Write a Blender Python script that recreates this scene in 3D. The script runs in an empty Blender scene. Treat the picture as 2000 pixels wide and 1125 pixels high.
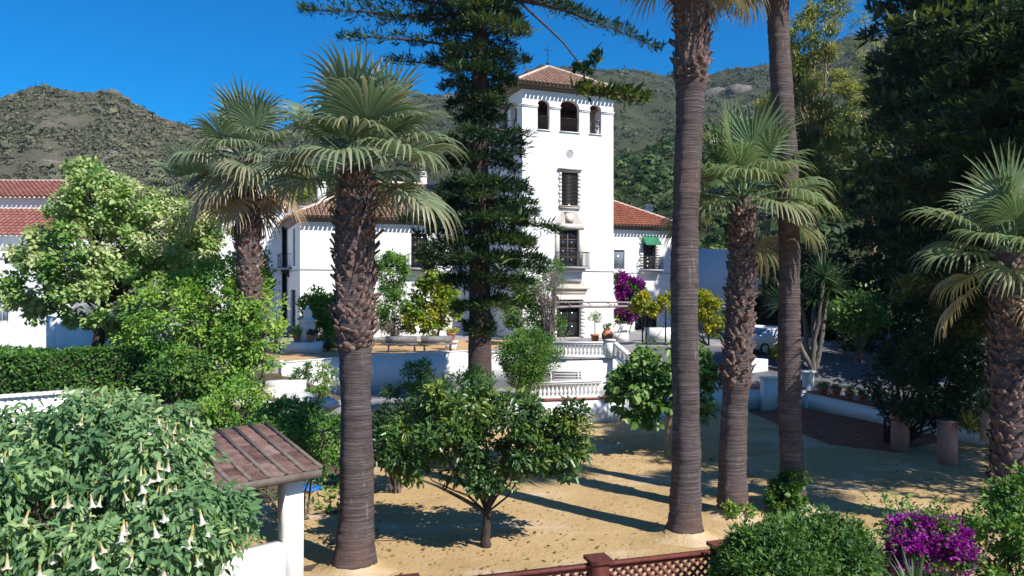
import bpy, math, random
import numpy as np
from mathutils import Vector, Matrix

# ------------------------------------------------------------------ camera, sky, sun, exposure
SC = bpy.context.scene
COL = SC.collection
F, H = 1500.0, 6.0                       # focal length in photo pixels, height of the eye over the yard
cam_d = bpy.data.cameras.new('camera')
cam_d.sensor_width = 36.0
cam_d.lens = 27.0
cam_d.clip_start = 0.1
cam_d.clip_end = 6000
cam = bpy.data.objects.new('camera', cam_d)
COL.objects.link(cam)
cam.location = (0, 0, H)
cam.rotation_euler = (math.radians(90), 0, 0)
SC.camera = cam

SUN_AZ = Vector((0.75, -0.66, 0)).normalized()
SUN_EL = math.radians(45)
W = bpy.data.worlds.new('World')
SC.world = W
W.use_nodes = True
wn, wl = W.node_tree.nodes, W.node_tree.links
sky = wn.new('ShaderNodeTexSky')
sky.sky_type = 'NISHITA'
sky.sun_disc = False
sky.sun_elevation = SUN_EL
sky.sun_rotation = math.atan2(SUN_AZ.x, SUN_AZ.y)
sky.altitude = 600
sky.air_density = 1.0
sky.dust_density = 0.7
sky.ozone_density = 3.0
hs = wn.new('ShaderNodeHueSaturation')
hs.inputs['Saturation'].default_value = 2.0
hs.inputs['Hue'].default_value = 0.506
hs.inputs['Value'].default_value = 1.0
wl.new(sky.outputs[0], hs.inputs['Color'])
wl.new(hs.outputs[0], wn['Background'].inputs['Color'])
wn['Background'].inputs['Strength'].default_value = 0.105

sun_d = bpy.data.lights.new('sun', 'SUN')
sun_d.energy = 5.0
sun_d.angle = math.radians(0.5)
sun_d.color = (1.0, 0.95, 0.87)
sun = bpy.data.objects.new('sun', sun_d)
COL.objects.link(sun)
sdir = (SUN_AZ * math.cos(SUN_EL) + Vector((0, 0, math.sin(SUN_EL))))
sun.rotation_euler = (-sdir).to_track_quat('-Z', 'Y').to_euler()
sun.location = (20, -20, 40)

SC.view_settings.view_transform = 'Standard'
SC.view_settings.look = 'None'
SC.view_settings.exposure = 0.55
SC.view_settings.gamma = 1.0
SC.view_settings.use_curve_mapping = False
SC.cycles.max_bounces = 6
SC.cycles.diffuse_bounces = 2
SC.cycles.glossy_bounces = 2
SC.cycles.transmission_bounces = 3
SC.cycles.transparent_max_bounces = 4
SC.cycles.use_denoising = True

RNG = np.random.default_rng(7)
random.seed(7)

# ------------------------------------------------------------------ helpers
def P(px, py, Y):
    return Vector(((px - 1000) / F * Y, Y, H - (py - 562.5) / F * Y))

def G(px, py, z=0.0):
    Y = F * (H - z) / (py - 562.5)
    return Vector(((px - 1000) / F * Y, Y, z))

def smooth01(t):
    t = np.clip(t, 0, 1)
    return t * t * (3 - 2 * t)

class MB:
    """collects polygons (numpy) and links them as one mesh object"""
    def __init__(self):
        self.V, self.n, self.P = [], 0, []
    def add(self, V, Fa, rnd=None, mi=0, dry=0.0):
        V = np.asarray(V, dtype=np.float32).reshape(-1, 3)
        if isinstance(Fa, list) and len({len(f) for f in Fa}) > 1:      # faces of several sizes
            r = random.random() if rnd is None else rnd
            n0 = self.n
            for k in sorted({len(f) for f in Fa}):
                self.P.append((np.array([f for f in Fa if len(f) == k], np.int32) + n0, np.full(sum(len(f) == k for f in Fa), r, np.float32), np.full(sum(len(f) == k for f in Fa), mi, np.int32), np.zeros(sum(len(f) == k for f in Fa), np.float32)))
            self.V.append(V); self.n += len(V)
            return self
        Fa = np.asarray(Fa, dtype=np.int32)
        m = len(Fa)
        if rnd is None: rnd = np.full(m, random.random(), np.float32)
        rnd = np.broadcast_to(np.asarray(rnd, np.float32), (m,))
        dry = np.broadcast_to(np.asarray(dry, np.float32), (m,))
        self.P.append((Fa + self.n, rnd, np.full(m, mi, np.int32), dry))
        self.V.append(V)
        self.n += len(V)
        return self
    def box(self, lo, hi, mi=0, mp=None, rnd=None):
        x0, y0, z0 = lo; x1, y1, z1 = hi
        V = [(x0,y0,z0),(x1,y0,z0),(x1,y1,z0),(x0,y1,z0),(x0,y0,z1),(x1,y0,z1),(x1,y1,z1),(x0,y1,z1)]
        if mp: V = [mp(*v) for v in V]
        Fa = [(0,3,2,1),(4,5,6,7),(0,1,5,4),(1,2,6,5),(2,3,7,6),(3,0,4,7)]
        return self.add(V, Fa, mi=mi, rnd=rnd)
    def prism(self, poly, z0, z1, mi=0, mp=None, rnd=None):
        """poly: list of (x, y), extruded from z0 to z1 (floats or lists)"""
        n = len(poly)
        a = z0 if hasattr(z0, '__len__') else [z0] * n
        b = z1 if hasattr(z1, '__len__') else [z1] * n
        V = [(p[0], p[1], a[i]) for i, p in enumerate(poly)] + [(p[0], p[1], b[i]) for i, p in enumerate(poly)]
        if mp: V = [mp(*v) for v in V]
        r = random.random() if rnd is None else rnd
        base = self.n
        self.add(V, [(i, (i + 1) % n, n + (i + 1) % n, n + i) for i in range(n)], mi=mi, rnd=r)
        k = self.n
        self.add(V, [tuple(range(n))[::-1]], mi=mi, rnd=r)
        self.add(V[n:], [tuple(range(n))], mi=mi, rnd=r)
        return self
    def beam(self, a, b, w, h, mi=0, rnd=None, up=(0, 0, 1)):
        a, b = Vector(a), Vector(b)
        d = (b - a).normalized()
        upv = Vector(up)
        if abs(d.dot(upv)) > 0.97: upv = Vector((0, 1, 0))
        s = d.cross(upv).normalized() * (w / 2)
        u = s.cross(d).normalized() * (h / 2)
        V = [a - s - u, a + s - u, a + s + u, a - s + u, b - s - u, b + s - u, b + s + u, b - s + u]
        return self.add([tuple(v) for v in V], [(0,3,2,1),(4,5,6,7),(0,1,5,4),(1,2,6,5),(2,3,7,6),(3,0,4,7)], mi=mi, rnd=rnd)
    def tube(self, pts, radii, seg=8, mi=0, rnd=None, cap=True, wob=0.0):
        pts = np.asarray([tuple(p) for p in pts], float)
        n = len(pts)
        radii = np.broadcast_to(np.asarray(radii, float), (n,))
        T = np.gradient(pts, axis=0)
        T /= np.linalg.norm(T, axis=1, keepdims=True) + 1e-9
        ref = np.array([0.0, 1.0, 0.0]) if abs(T[:, 1]).max() < 0.9 else np.array([1.0, 0.0, 0.0])
        A = np.cross(T, ref); A /= np.linalg.norm(A, axis=1, keepdims=True) + 1e-9
        B = np.cross(T, A)
        ang = np.arange(seg) / seg * 2 * math.pi
        R = radii[:, None] * (1 + (RNG.uniform(-wob, wob, (n, seg)) if wob else 0))
        V = pts[:, None, :] + R[..., None] * (np.cos(ang)[None, :, None] * A[:, None, :] + np.sin(ang)[None, :, None] * B[:, None, :])
        i = np.arange(n - 1)[:, None] * seg
        j = np.arange(seg)[None, :]
        j2 = (j + 1) % seg
        Fa = np.stack([i + j, i + seg + j, i + seg + j2, i + j2], -1).reshape(-1, 4)
        r = random.random() if rnd is None else rnd
        self.add(V.reshape(-1, 3), Fa, mi=mi, rnd=r)
        if cap:
            self.add(V[0], [tuple(range(seg))], mi=mi, rnd=r)
            self.add(V[-1], [tuple(range(seg))[::-1]], mi=mi, rnd=r)
        return self
    def lathe(self, prof, seg=12, c=(0, 0, 0), mi=0, rnd=None, squash=1.0):
        prof = np.asarray(prof, float)
        n = len(prof)
        ang = np.arange(seg) / seg * 2 * math.pi
        V = np.stack([prof[:, 0][:, None] * np.cos(ang), prof[:, 0][:, None] * np.sin(ang) * squash, np.repeat(prof[:, 1][:, None], seg, 1)], -1) + np.asarray(c, float)
        i = np.arange(n - 1)[:, None] * seg
        j = np.arange(seg)[None, :]; j2 = (j + 1) % seg
        Fa = np.stack([i + j, i + j2, i + seg + j2, i + seg + j], -1).reshape(-1, 4)
        r = random.random() if rnd is None else rnd
        self.add(V.reshape(-1, 3), Fa, mi=mi, rnd=r)
        return self
    def leaves(self, C, U, N, L, Wd, rnd, fold=0.25, hi=True, mi=0, dry=0.0, curl=0.0):
        """C bases, U directions, N normals (n x 3 arrays); leaf blades with a folded midrib"""
        n = len(C)
        U = U / (np.linalg.norm(U, axis=1, keepdims=True) + 1e-9)
        S = np.cross(U, N); S /= np.linalg.norm(S, axis=1, keepdims=True) + 1e-9
        N = np.cross(S, U)
        L = np.broadcast_to(np.asarray(L, float), (n,))[:, None]
        Wd = np.broadcast_to(np.asarray(Wd, float), (n,))[:, None] * 0.5
        if hi:
            v = [C, C + U*L*0.3 + S*Wd*0.9 + N*Wd*fold, C + U*L*0.68 + S*Wd*0.75 + N*(Wd*fold - curl*L*0.4), C + U*L - N*curl*L,
                 C + U*L*0.68 - S*Wd*0.75 + N*(Wd*fold - curl*L*0.4), C + U*L*0.3 - S*Wd*0.9 + N*Wd*fold]
            V = np.stack(v, 1).reshape(-1, 3)
            b = np.arange(n)[:, None] * 6
            Fa = np.concatenate([b + np.array([[0, 1, 2, 3]]), b + np.array([[0, 3, 4, 5]])], 1).reshape(-1, 4)
        else:
            v = [C, C + U*L*0.45 + S*Wd + N*Wd*fold, C + U*L, C + U*L*0.45 - S*Wd + N*Wd*fold]
            V = np.stack(v, 1).reshape(-1, 3)
            b = np.arange(n)[:, None] * 4
            Fa = np.concatenate([b + np.array([[0, 1, 2]]), b + np.array([[0, 2, 3]])], 1).reshape(-1, 3)
        r2 = np.repeat(np.broadcast_to(np.asarray(rnd, np.float32), (n,)), 2)
        d2 = np.repeat(np.broadcast_to(np.asarray(dry, np.float32), (n,)), 2)
        return self.add(V, Fa, rnd=r2, mi=mi, dry=d2)
    def mesh(self, name, mats, origin=None, smooth=False):
        V = np.concatenate(self.V).astype(np.float32)
        if origin is not None: V = V - np.asarray(tuple(origin), np.float32)
        me = bpy.data.meshes.new(name)
        me.vertices.add(len(V)); me.vertices.foreach_set('co', V.ravel())
        idx = np.concatenate([p[0].ravel() for p in self.P])
        tot = np.concatenate([np.full(len(p[0]), p[0].shape[1], np.int32) for p in self.P])
        st = np.concatenate([[0], np.cumsum(tot)[:-1]]).astype(np.int32)
        me.loops.add(len(idx)); me.loops.foreach_set('vertex_index', idx.astype(np.int32))
        me.polygons.add(len(tot)); me.polygons.foreach_set('loop_start', st); me.polygons.foreach_set('loop_total', tot)
        me.polygons.foreach_set('material_index', np.concatenate([p[2] for p in self.P]))
        if smooth: me.polygons.foreach_set('use_smooth', np.ones(len(tot), bool))
        a = me.attributes.new('rnd', 'FLOAT', 'FACE'); a.data.foreach_set('value', np.concatenate([p[1] for p in self.P]).astype(np.float32))
        d = np.concatenate([p[3] for p in self.P]).astype(np.float32)
        if d.any():
            a = me.attributes.new('dry', 'FLOAT', 'FACE'); a.data.foreach_set('value', d)
        for m in (mats if isinstance(mats, (list, tuple)) else [mats]): me.materials.append(m)
        me.update(calc_edges=True)
        me.validate()
        return me
    def build(self, name, mats, parent=None, origin=None, smooth=False, local=False):
        """parent: the meshes are given in world space unless local"""
        if parent is not None and not local:
            origin = parent.location if origin is None else origin
            if parent.parent is not None: origin = parent.parent.location + parent.location
        o = bpy.data.objects.new(name, self.mesh(name, mats, origin, smooth))
        COL.objects.link(o)
        if parent is not None: o.parent = parent
        elif origin is not None: o.location = origin
        return o

def tag(o, label, cat, group=None, kind=None):
    o['label'] = label; o['category'] = cat
    if group: o['group'] = group
    if kind: o['kind'] = kind
    return o

def thing(name, label, cat, loc=(0, 0, 0), rz=0.0, group=None):
    o = bpy.data.objects.new(name, None)
    COL.objects.link(o)
    o.empty_display_size = 0.2
    o.location = loc; o.rotation_euler = (0, 0, rz)
    return tag(o, label, cat, group)

def put(name, mesh, parent, loc=(0, 0, 0), rot=(0, 0, 0), scale=(1, 1, 1)):
    o = bpy.data.objects.new(name, mesh)
    COL.objects.link(o)
    o.parent = parent; o.location = loc; o.rotation_euler = rot; o.scale = scale
    return o

def struct(o):
    o['kind'] = 'structure'; return o

# ------------------------------------------------------------------ materials
M = {}
def nodes(name):
    m = bpy.data.materials.new(name); m.use_nodes = True
    nt = m.node_tree
    return m, nt, nt.nodes, nt.links, nt.nodes['Principled BSDF']

def mix(nt, fac, a, b, blend='MIX'):
    x = nt.nodes.new('ShaderNodeMix'); x.data_type = 'RGBA'; x.blend_type = blend
    for s, v in ((0, fac), (6, a), (7, b)):
        if hasattr(v, 'is_linked') or hasattr(v, 'links'): nt.links.new(v, x.inputs[s])
        elif s == 0: x.inputs[0].default_value = v
        else: x.inputs[s].default_value = (*v, 1) if len(v) == 3 else v
    return x.outputs[2]

def noise(nt, scale, detail=4, rough=0.6, vec=None, stretch=None, coord='Object'):
    t = nt.nodes.new('ShaderNodeTexCoord')
    out = t.outputs[coord]
    if stretch:
        mp = nt.nodes.new('ShaderNodeMapping'); mp.inputs['Scale'].default_value = stretch
        nt.links.new(out, mp.inputs[0]); out = mp.outputs[0]
    n = nt.nodes.new('ShaderNodeTexNoise')
    n.inputs['Scale'].default_value = scale; n.inputs['Detail'].default_value = detail; n.inputs['Roughness'].default_value = rough
    nt.links.new(out, n.inputs['Vector'])
    return n.outputs['Fac']

def ramp(nt, val, stops):
    r = nt.nodes.new('ShaderNodeValToRGB')
    e = r.color_ramp.elements
    while len(e) < len(stops): e.new(0.5)
    for el, (p, c) in zip(e, stops):
        el.position = p; el.color = (*c, 1) if len(c) == 3 else c
    nt.links.new(val, r.inputs[0])
    return r.outputs[0]

def step(nt, val, a, b):
    return ramp(nt, val, [(a, (0, 0, 0)), (b, (1, 1, 1))])

def bump(nt, bsdf, h, strength=0.3, dist=0.02):
    b = nt.nodes.new('ShaderNodeBump'); b.inputs['Strength'].default_value = strength; b.inputs['Distance'].default_value = dist
    nt.links.new(h, b.inputs['Height']); nt.links.new(b.outputs[0], bsdf.inputs['Normal'])

def attr(nt, name):
    a = nt.nodes.new('ShaderNodeAttribute'); a.attribute_name = name
    return a.outputs['Fac']

def surf(name, c0, c1, scale=3, rough=0.8, b=0.3, bd=0.02, bscale=None, c2=None, stretch=None, rndmix=0.0, spec=0.3, metal=0.0, coord='Object'):
    m, nt, N, L, B = nodes(name)
    col = ramp(nt, noise(nt, scale, 5, 0.62, stretch=stretch, coord=coord), [(0.3, c0), (0.7, c1)])
    if c2 is not None:
        col = mix(nt, step(nt, noise(nt, scale * 0.45, 5, 0.7, coord=coord), 0.52, 0.66), col, c2)
    if rndmix:
        v = nt.nodes.new('ShaderNodeMapRange'); L.new(attr(nt, 'rnd'), v.inputs[0])
        v.inputs[3].default_value = 1 - rndmix; v.inputs[4].default_value = 1 + rndmix
        h = nt.nodes.new('ShaderNodeHueSaturation'); L.new(v.outputs[0], h.inputs['Value']); L.new(col, h.inputs['Color'])
        col = h.outputs[0]
    L.new(col, B.inputs['Base Color'])
    B.inputs['Roughness'].default_value = rough
    B.inputs['Specular IOR Level'].default_value = spec
    B.inputs['Metallic'].default_value = metal
    if b: bump(nt, B, noise(nt, bscale or scale * 6, 4, 0.6, stretch=stretch, coord=coord), b, bd)
    M[name] = m
    return m

def leaf(name, stops, trans=0.35, rough=0.45, spec=0.35, drycol=None, tint=None):
    """stops: colours along the random value of a leaf"""
    m, nt, N, L, B = nodes(name)
    if name in ('green_leaf', 'bright_leaf', 'hedge_leaf', 'citrus_leaf', 'fig_leaf', 'brugmansia_leaf', 'pale_leaf', 'palm_leaf', 'palm_leaf_bright'):
        stops = [tuple(min(.62, x * 1.28) for x in c) for c in stops]
    r = attr(nt, 'rnd')
    k = len(stops)
    col = ramp(nt, r, [(i / (k - 1), c) for i, c in enumerate(stops)])
    if drycol: col = mix(nt, attr(nt, 'dry'), col, drycol)
    L.new(col, B.inputs['Base Color'])
    B.inputs['Roughness'].default_value = rough
    B.inputs['Specular IOR Level'].default_value = spec
    t = N.new('ShaderNodeBsdfTranslucent')
    g = N.new('ShaderNodeHueSaturation'); g.inputs['Hue'].default_value = 0.485; g.inputs['Saturation'].default_value = 1.15; g.inputs['Value'].default_value = 1.2
    L.new(col, g.inputs['Color']); L.new(g.outputs[0], t.inputs['Color'])
    mx = N.new('ShaderNodeMixShader'); mx.inputs[0].default_value = trans
    L.new(B.outputs[0], mx.inputs[1]); L.new(t.outputs[0], mx.inputs[2])
    L.new(mx.outputs[0], N['Material Output'].inputs['Surface'])
    M[name] = m
    return m

# plaster, stone, paving
def plaster(name, c, dirt):
    m, nt, N, L, B = nodes(name)
    big = noise(nt, 0.35, 5, 0.65)
    col = mix(nt, step(nt, big, 0.45, 0.75), c, tuple(x * 0.94 for x in c))
    streak = noise(nt, 1.0, 5, 0.7, stretch=(3.0, 3.0, 0.22))
    col = mix(nt, mix(nt, 0.6, (0, 0, 0), step(nt, streak, 0.54, 0.76)), col, dirt)
    L.new(col, B.inputs['Base Color']); B.inputs['Roughness'].default_value = 0.85; B.inputs['Specular IOR Level'].default_value = 0.2
    bump(nt, B, noise(nt, 7, 5, 0.65), 0.35, 0.03)
    M[name] = m
plaster('white_plaster', (0.80, 0.80, 0.785), (0.62, 0.60, 0.56))
plaster('old_plaster', (0.74, 0.75, 0.76), (0.50, 0.48, 0.45))
plaster('cream_plaster', (0.70, 0.64, 0.54), (0.5, 0.42, 0.33))
surf('grey_render', (0.30, 0.31, 0.34), (0.38, 0.39, 0.42), 2)
surf('stone_trim', (0.48, 0.43, 0.37), (0.62, 0.57, 0.50), 5, b=0.5)
surf('quoin_stone', (0.60, 0.57, 0.52), (0.74, 0.71, 0.66), 6, b=0.6, rndmix=0.15)
surf('white_rock', (0.50, 0.49, 0.47), (0.74, 0.73, 0.71), 3, b=0.8, bd=0.05)
surf('dark_wood', (0.035, 0.022, 0.016), (0.075, 0.048, 0.034), 6, rough=0.6, stretch=(8, 8, 1))
surf('soffit_wood', (0.16, 0.13, 0.11), (0.24, 0.20, 0.17), 5, rough=0.7)
surf('brown_wood', (0.10, 0.065, 0.045), (0.19, 0.13, 0.095), 6, rough=0.7, stretch=(6, 6, 1))
surf('iron', (0.02, 0.02, 0.022), (0.045, 0.043, 0.042), 9, rough=0.5, metal=0.3, b=0.1)
surf('awning_green', (0.025, 0.16, 0.085), (0.035, 0.21, 0.115), 5, rough=0.8)
surf('curtain', (0.45, 0.47, 0.50), (0.6, 0.61, 0.63), 6)
surf('terracotta', (0.34, 0.135, 0.07), (0.50, 0.22, 0.12), 5, rough=0.8, rndmix=0.1)
surf('brick_red', (0.20, 0.06, 0.035), (0.33, 0.11, 0.065), 9, rough=0.85, rndmix=0.2)
surf('blue_glaze', (0.015, 0.045, 0.28), (0.02, 0.07, 0.40), 4, rough=0.2)
surf('tarp_teal', (0.02, 0.20, 0.24), (0.03, 0.28, 0.31), 3, rough=0.5)
surf('tarp_blue', (0.015, 0.10, 0.38), (0.02, 0.14, 0.5), 3, rough=0.5)
surf('fence_red', (0.085, 0.022, 0.02), (0.16, 0.045, 0.036), 8, rough=0.65, rndmix=0.25, b=0.4)
surf('bench_white', (0.50, 0.50, 0.50), (0.66, 0.66, 0.65), 6, rough=0.6)
surf('bench_slat', (0.12, 0.11, 0.12), (0.22, 0.21, 0.21), 6, rough=0.6)
surf('asphalt', (0.09, 0.09, 0.10), (0.15, 0.15, 0.16), 4, rough=0.9)
surf('concrete', (0.19, 0.185, 0.19), (0.30, 0.29, 0.29), 1.2, rough=0.9, c2=(0.34, 0.32, 0.30))
surf('soil', (0.055, 0.042, 0.028), (0.12, 0.09, 0.06), 2.5, rough=0.95, b=0.8, bd=0.06)
surf('ground_earth', (0.10, 0.085, 0.05), (0.17, 0.145, 0.09), 0.6, rough=0.95)
surf('terrace_sand', (0.40, 0.255, 0.12), (0.52, 0.345, 0.175), 0.9, rough=0.95)
surf('pink_post', (0.34, 0.17, 0.14), (0.44, 0.24, 0.19), 4, rough=0.85)
surf('shingle', (0.075, 0.042, 0.036), (0.16, 0.095, 0.08), 5, rough=0.85, rndmix=0.35, b=0.6, c2=(0.15, 0.12, 0.108))
surf('batten', (0.11, 0.085, 0.075), (0.18, 0.15, 0.13), 6, rough=0.85)

def sandmat():
    m, nt, N, L, B = nodes('sand')
    a = ramp(nt, noise(nt, 0.35, 6, 0.6), [(0.3, (0.42, 0.285, 0.135)), (0.52, (0.52, 0.365, 0.178)), (0.72, (0.59, 0.43, 0.24))])
    fine = noise(nt, 26, 4, 0.7)
    a = mix(nt, mix(nt, 0.5, (0, 0, 0), step(nt, fine, 0.42, 0.72)), a, (0.36, 0.24, 0.12))
    litter = step(nt, noise(nt, 7.5, 5, 0.75), 0.66, 0.72)
    a = mix(nt, mix(nt, 0.55, (0, 0, 0), litter), a, (0.22, 0.145, 0.075))
    wet = step(nt, noise(nt, 0.5, 6, 0.7), 0.56, 0.72)
    a = mix(nt, mix(nt, 0.55, (0, 0, 0), wet), a, (0.33, 0.22, 0.11))
    pale = step(nt, noise(nt, 0.22, 5, 0.65, stretch=(1, 2.2, 1)), 0.54, 0.66)
    a = mix(nt, mix(nt, 0.75, (0, 0, 0), pale), a, (0.62, 0.50, 0.37))
    L.new(a, B.inputs['Base Color']); B.inputs['Roughness'].default_value = 0.95; B.inputs['Specular IOR Level'].default_value = 0.1
    bump(nt, B, noise(nt, 4, 8, 0.75), 0.9, 0.09)
    M['sand'] = m
sandmat()

def tilemat(name, base, light, lichen, amount):
    m, nt, N, L, B = nodes(name)
    c = ramp(nt, attr(nt, 'rnd'), [(0.0, base), (0.5, tuple((a + b) / 2 for a, b in zip(base, light))), (1.0, light)])
    pat = step(nt, noise(nt, 0.55, 6, 0.7), amount, amount + 0.12)
    c = mix(nt, pat, c, lichen)
    c = mix(nt, mix(nt, 0.6, (0, 0, 0), step(nt, noise(nt, 6, 5, 0.7), 0.55, 0.75)), c, tuple(x * 0.45 for x in base))
    L.new(c, B.inputs['Base Color']); B.inputs['Roughness'].default_value = 0.85
    bump(nt, B, noise(nt, 18, 3, 0.6), 0.4, 0.015)
    M[name] = m
tilemat('tile_brown', (0.24, 0.135, 0.085), (0.47, 0.31, 0.21), (0.52, 0.21, 0.05), 0.57)
tilemat('tile_tower', (0.36, 0.205, 0.135), (0.55, 0.38, 0.27), (0.42, 0.29, 0.20), 0.58)
tilemat('tile_orange', (0.38, 0.13, 0.07), (0.55, 0.24, 0.14), (0.36, 0.10, 0.06), 0.62)
tilemat('tile_red', (0.24, 0.085, 0.068), (0.37, 0.16, 0.125), (0.21, 0.075, 0.06), 0.60)

def glass(name, c, rough=0.08):
    m, nt, N, L, B = nodes(name)
    B.inputs['Base Color'].default_value = (*c, 1); B.inputs['Roughness'].default_value = rough; B.inputs['Specular IOR Level'].default_value = 0.6
    M[name] = m
glass('dark_glass', (0.018, 0.02, 0.026)); glass('grey_glass', (0.16, 0.19, 0.23)); glass('car_glass', (0.02, 0.025, 0.03))
glass('car_paint', (0.55, 0.58, 0.62), 0.25); glass('tyre_rubber', (0.02, 0.02, 0.02), 0.7); glass('rim_metal', (0.4, 0.4, 0.42), 0.3); glass('red_lamp', (0.45, 0.01, 0.02), 0.2)

# bark and foliage
surf('bark_dark', (0.035, 0.026, 0.022), (0.10, 0.078, 0.065), 3, rough=0.95, b=1.0, bd=0.06, stretch=(3, 3, 0.5))
surf('bark_grey', (0.10, 0.085, 0.075), (0.21, 0.18, 0.16), 4, rough=0.95, b=0.8, bd=0.03, stretch=(2, 2, 0.6))
surf('bark_pine', (0.055, 0.038, 0.034), (0.13, 0.095, 0.085), 3, rough=0.95, b=1.0, bd=0.06, stretch=(1, 1, 2.5))
surf('bark_tan', (0.26, 0.17, 0.10), (0.40, 0.28, 0.18), 4, rough=0.95)
surf('twig_grey', (0.20, 0.175, 0.17), (0.33, 0.29, 0.28), 4, rough=0.95)
def palmbark(name, c0, c1, c2):
    m, nt, N, L, B = nodes(name)
    rings = noise(nt, 1.0, 6, 0.7, stretch=(1.4, 1.4, 26))
    c = ramp(nt, rings, [(0.30, c0), (0.55, c1), (0.78, c2)])
    c = mix(nt, mix(nt, 0.6, (0, 0, 0), step(nt, noise(nt, 1.1, 5, 0.7), 0.48, 0.7)), c, tuple(x * 0.5 for x in c0))
    c = mix(nt, mix(nt, 0.65, (0, 0, 0), step(nt, noise(nt, 0.6, 5, 0.7, stretch=(1, 1, .45)), 0.50, 0.66)), c, (0.20, 0.115, 0.085))
    c = mix(nt, mix(nt, 0.7, (0, 0, 0), step(nt, noise(nt, 2.2, 6, 0.75, stretch=(2.5, 2.5, .5)), 0.60, 0.70)), c, (0.34, 0.29, 0.27))
    L.new(c, B.inputs['Base Color']); B.inputs['Roughness'].default_value = 0.95; B.inputs['Specular IOR Level'].default_value = 0.15
    bump(nt, B, rings, 1.0, 0.07)
    M[name] = m
palmbark('palm_trunk', (0.066, 0.052, 0.054), (0.13, 0.105, 0.104), (0.26, 0.215, 0.20))
palmbark('palm_trunk_red', (0.14, 0.085, 0.065), (0.27, 0.165, 0.12), (0.40, 0.27, 0.21))
surf('boot', (0.05, 0.030, 0.028), (0.15, 0.092, 0.078), 14, rough=0.9, rndmix=0.35, b=0.4, c2=(0.36, 0.27, 0.22))
leaf('palm_leaf', [(0.07, 0.125, 0.06), (0.11, 0.17, 0.09), (0.18, 0.24, 0.145)], 0.30, 0.38, 0.5, drycol=(0.40, 0.29, 0.165))
leaf('palm_leaf_bright', [(0.07, 0.13, 0.05), (0.11, 0.18, 0.075), (0.17, 0.25, 0.12)], 0.35, 0.38, 0.5, drycol=(0.42, 0.31, 0.17))
leaf('brugmansia_leaf', [(0.04, 0.10, 0.04), (0.085, 0.17, 0.065), (0.16, 0.26, 0.11), (0.27, 0.36, 0.14)], 0.32, 0.5, 0.3)
leaf('flower_cream', [(0.62, 0.52, 0.20), (0.74, 0.68, 0.48), (0.80, 0.77, 0.68)], 0.4, 0.6, 0.2, drycol=(0.55, 0.50, 0.08))
leaf('citrus_leaf', [(0.022, 0.055, 0.014), (0.035, 0.085, 0.018), (0.065, 0.125, 0.022), (0.19, 0.22, 0.035)], 0.28, 0.32, 0.5)
leaf('pale_leaf', [(0.06, 0.15, 0.03), (0.15, 0.26, 0.06), (0.33, 0.40, 0.16), (0.52, 0.55, 0.30)], 0.35, 0.5, 0.3)
leaf('green_leaf', [(0.03, 0.085, 0.018), (0.055, 0.14, 0.025), (0.10, 0.20, 0.035), (0.19, 0.27, 0.06)], 0.35, 0.5, 0.3)
leaf('bright_leaf', [(0.06, 0.16, 0.025), (0.12, 0.25, 0.04), (0.21, 0.34, 0.06), (0.34, 0.41, 0.11)], 0.38, 0.5, 0.3)
leaf('yellow_leaf', [(0.12, 0.20, 0.02), (0.26, 0.30, 0.025), (0.42, 0.40, 0.04), (0.52, 0.46, 0.06)], 0.4, 0.5, 0.3)
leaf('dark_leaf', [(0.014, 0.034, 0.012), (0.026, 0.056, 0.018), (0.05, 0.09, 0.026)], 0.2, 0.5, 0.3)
leaf('hedge_leaf', [(0.02, 0.055, 0.012), (0.04, 0.10, 0.02), (0.075, 0.16, 0.03), (0.14, 0.22, 0.045)], 0.3, 0.5, 0.3)
leaf('conifer_leaf', [(0.014, 0.036, 0.018), (0.026, 0.062, 0.024), (0.06, 0.11, 0.03), (0.17, 0.20, 0.04)], 0.22, 0.5, 0.3)
leaf('conifer_right', [(0.018, 0.040, 0.018), (0.034, 0.066, 0.024), (0.07, 0.11, 0.032), (0.18, 0.205, 0.05)], 0.25, 0.5, 0.3)
leaf('eucalyptus_leaf', [(0.11, 0.15, 0.03), (0.20, 0.24, 0.045), (0.31, 0.33, 0.07), (0.40, 0.37, 0.11)], 0.35, 0.5, 0.3)
leaf('fig_leaf', [(0.03, 0.09, 0.02), (0.06, 0.14, 0.03), (0.11, 0.20, 0.05), (0.17, 0.26, 0.08)], 0.35, 0.4, 0.4)
leaf('bract_purple', [(0.17, 0.010, 0.16), (0.32, 0.02, 0.29), (0.48, 0.07, 0.43)], 0.4, 0.6, 0.2)
leaf('bract_dark', [(0.12, 0.008, 0.10), (0.27, 0.015, 0.24), (0.42, 0.03, 0.38)], 0.4, 0.6, 0.2)
leaf('yucca_leaf', [(0.025, 0.065, 0.025), (0.05, 0.11, 0.04), (0.09, 0.16, 0.06)], 0.2, 0.4, 0.4)
leaf('agave_yellow', [(0.20, 0.22, 0.03), (0.36, 0.35, 0.06), (0.5, 0.46, 0.12)], 0.25, 0.5, 0.3)
leaf('scrub_leaf', [(0.075, 0.082, 0.062), (0.11, 0.118, 0.08), (0.15, 0.155, 0.098), (0.21, 0.215, 0.11)], 0.15, 0.7, 0.1)
leaf('wood_leaf', [(0.022, 0.05, 0.02), (0.042, 0.085, 0.028), (0.08, 0.13, 0.036), (0.14, 0.18, 0.05)], 0.2, 0.6, 0.2)
leaf('dead_leaf', [(0.16, 0.13, 0.11), (0.25, 0.21, 0.18), (0.34, 0.29, 0.25)], 0.2, 0.8, 0.1)
leaf('mountain_leaf', [(0.045, 0.062, 0.042), (0.07, 0.09, 0.056), (0.10, 0.12, 0.068), (0.15, 0.165, 0.085)], 0.15, 0.7, 0.1)
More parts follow.
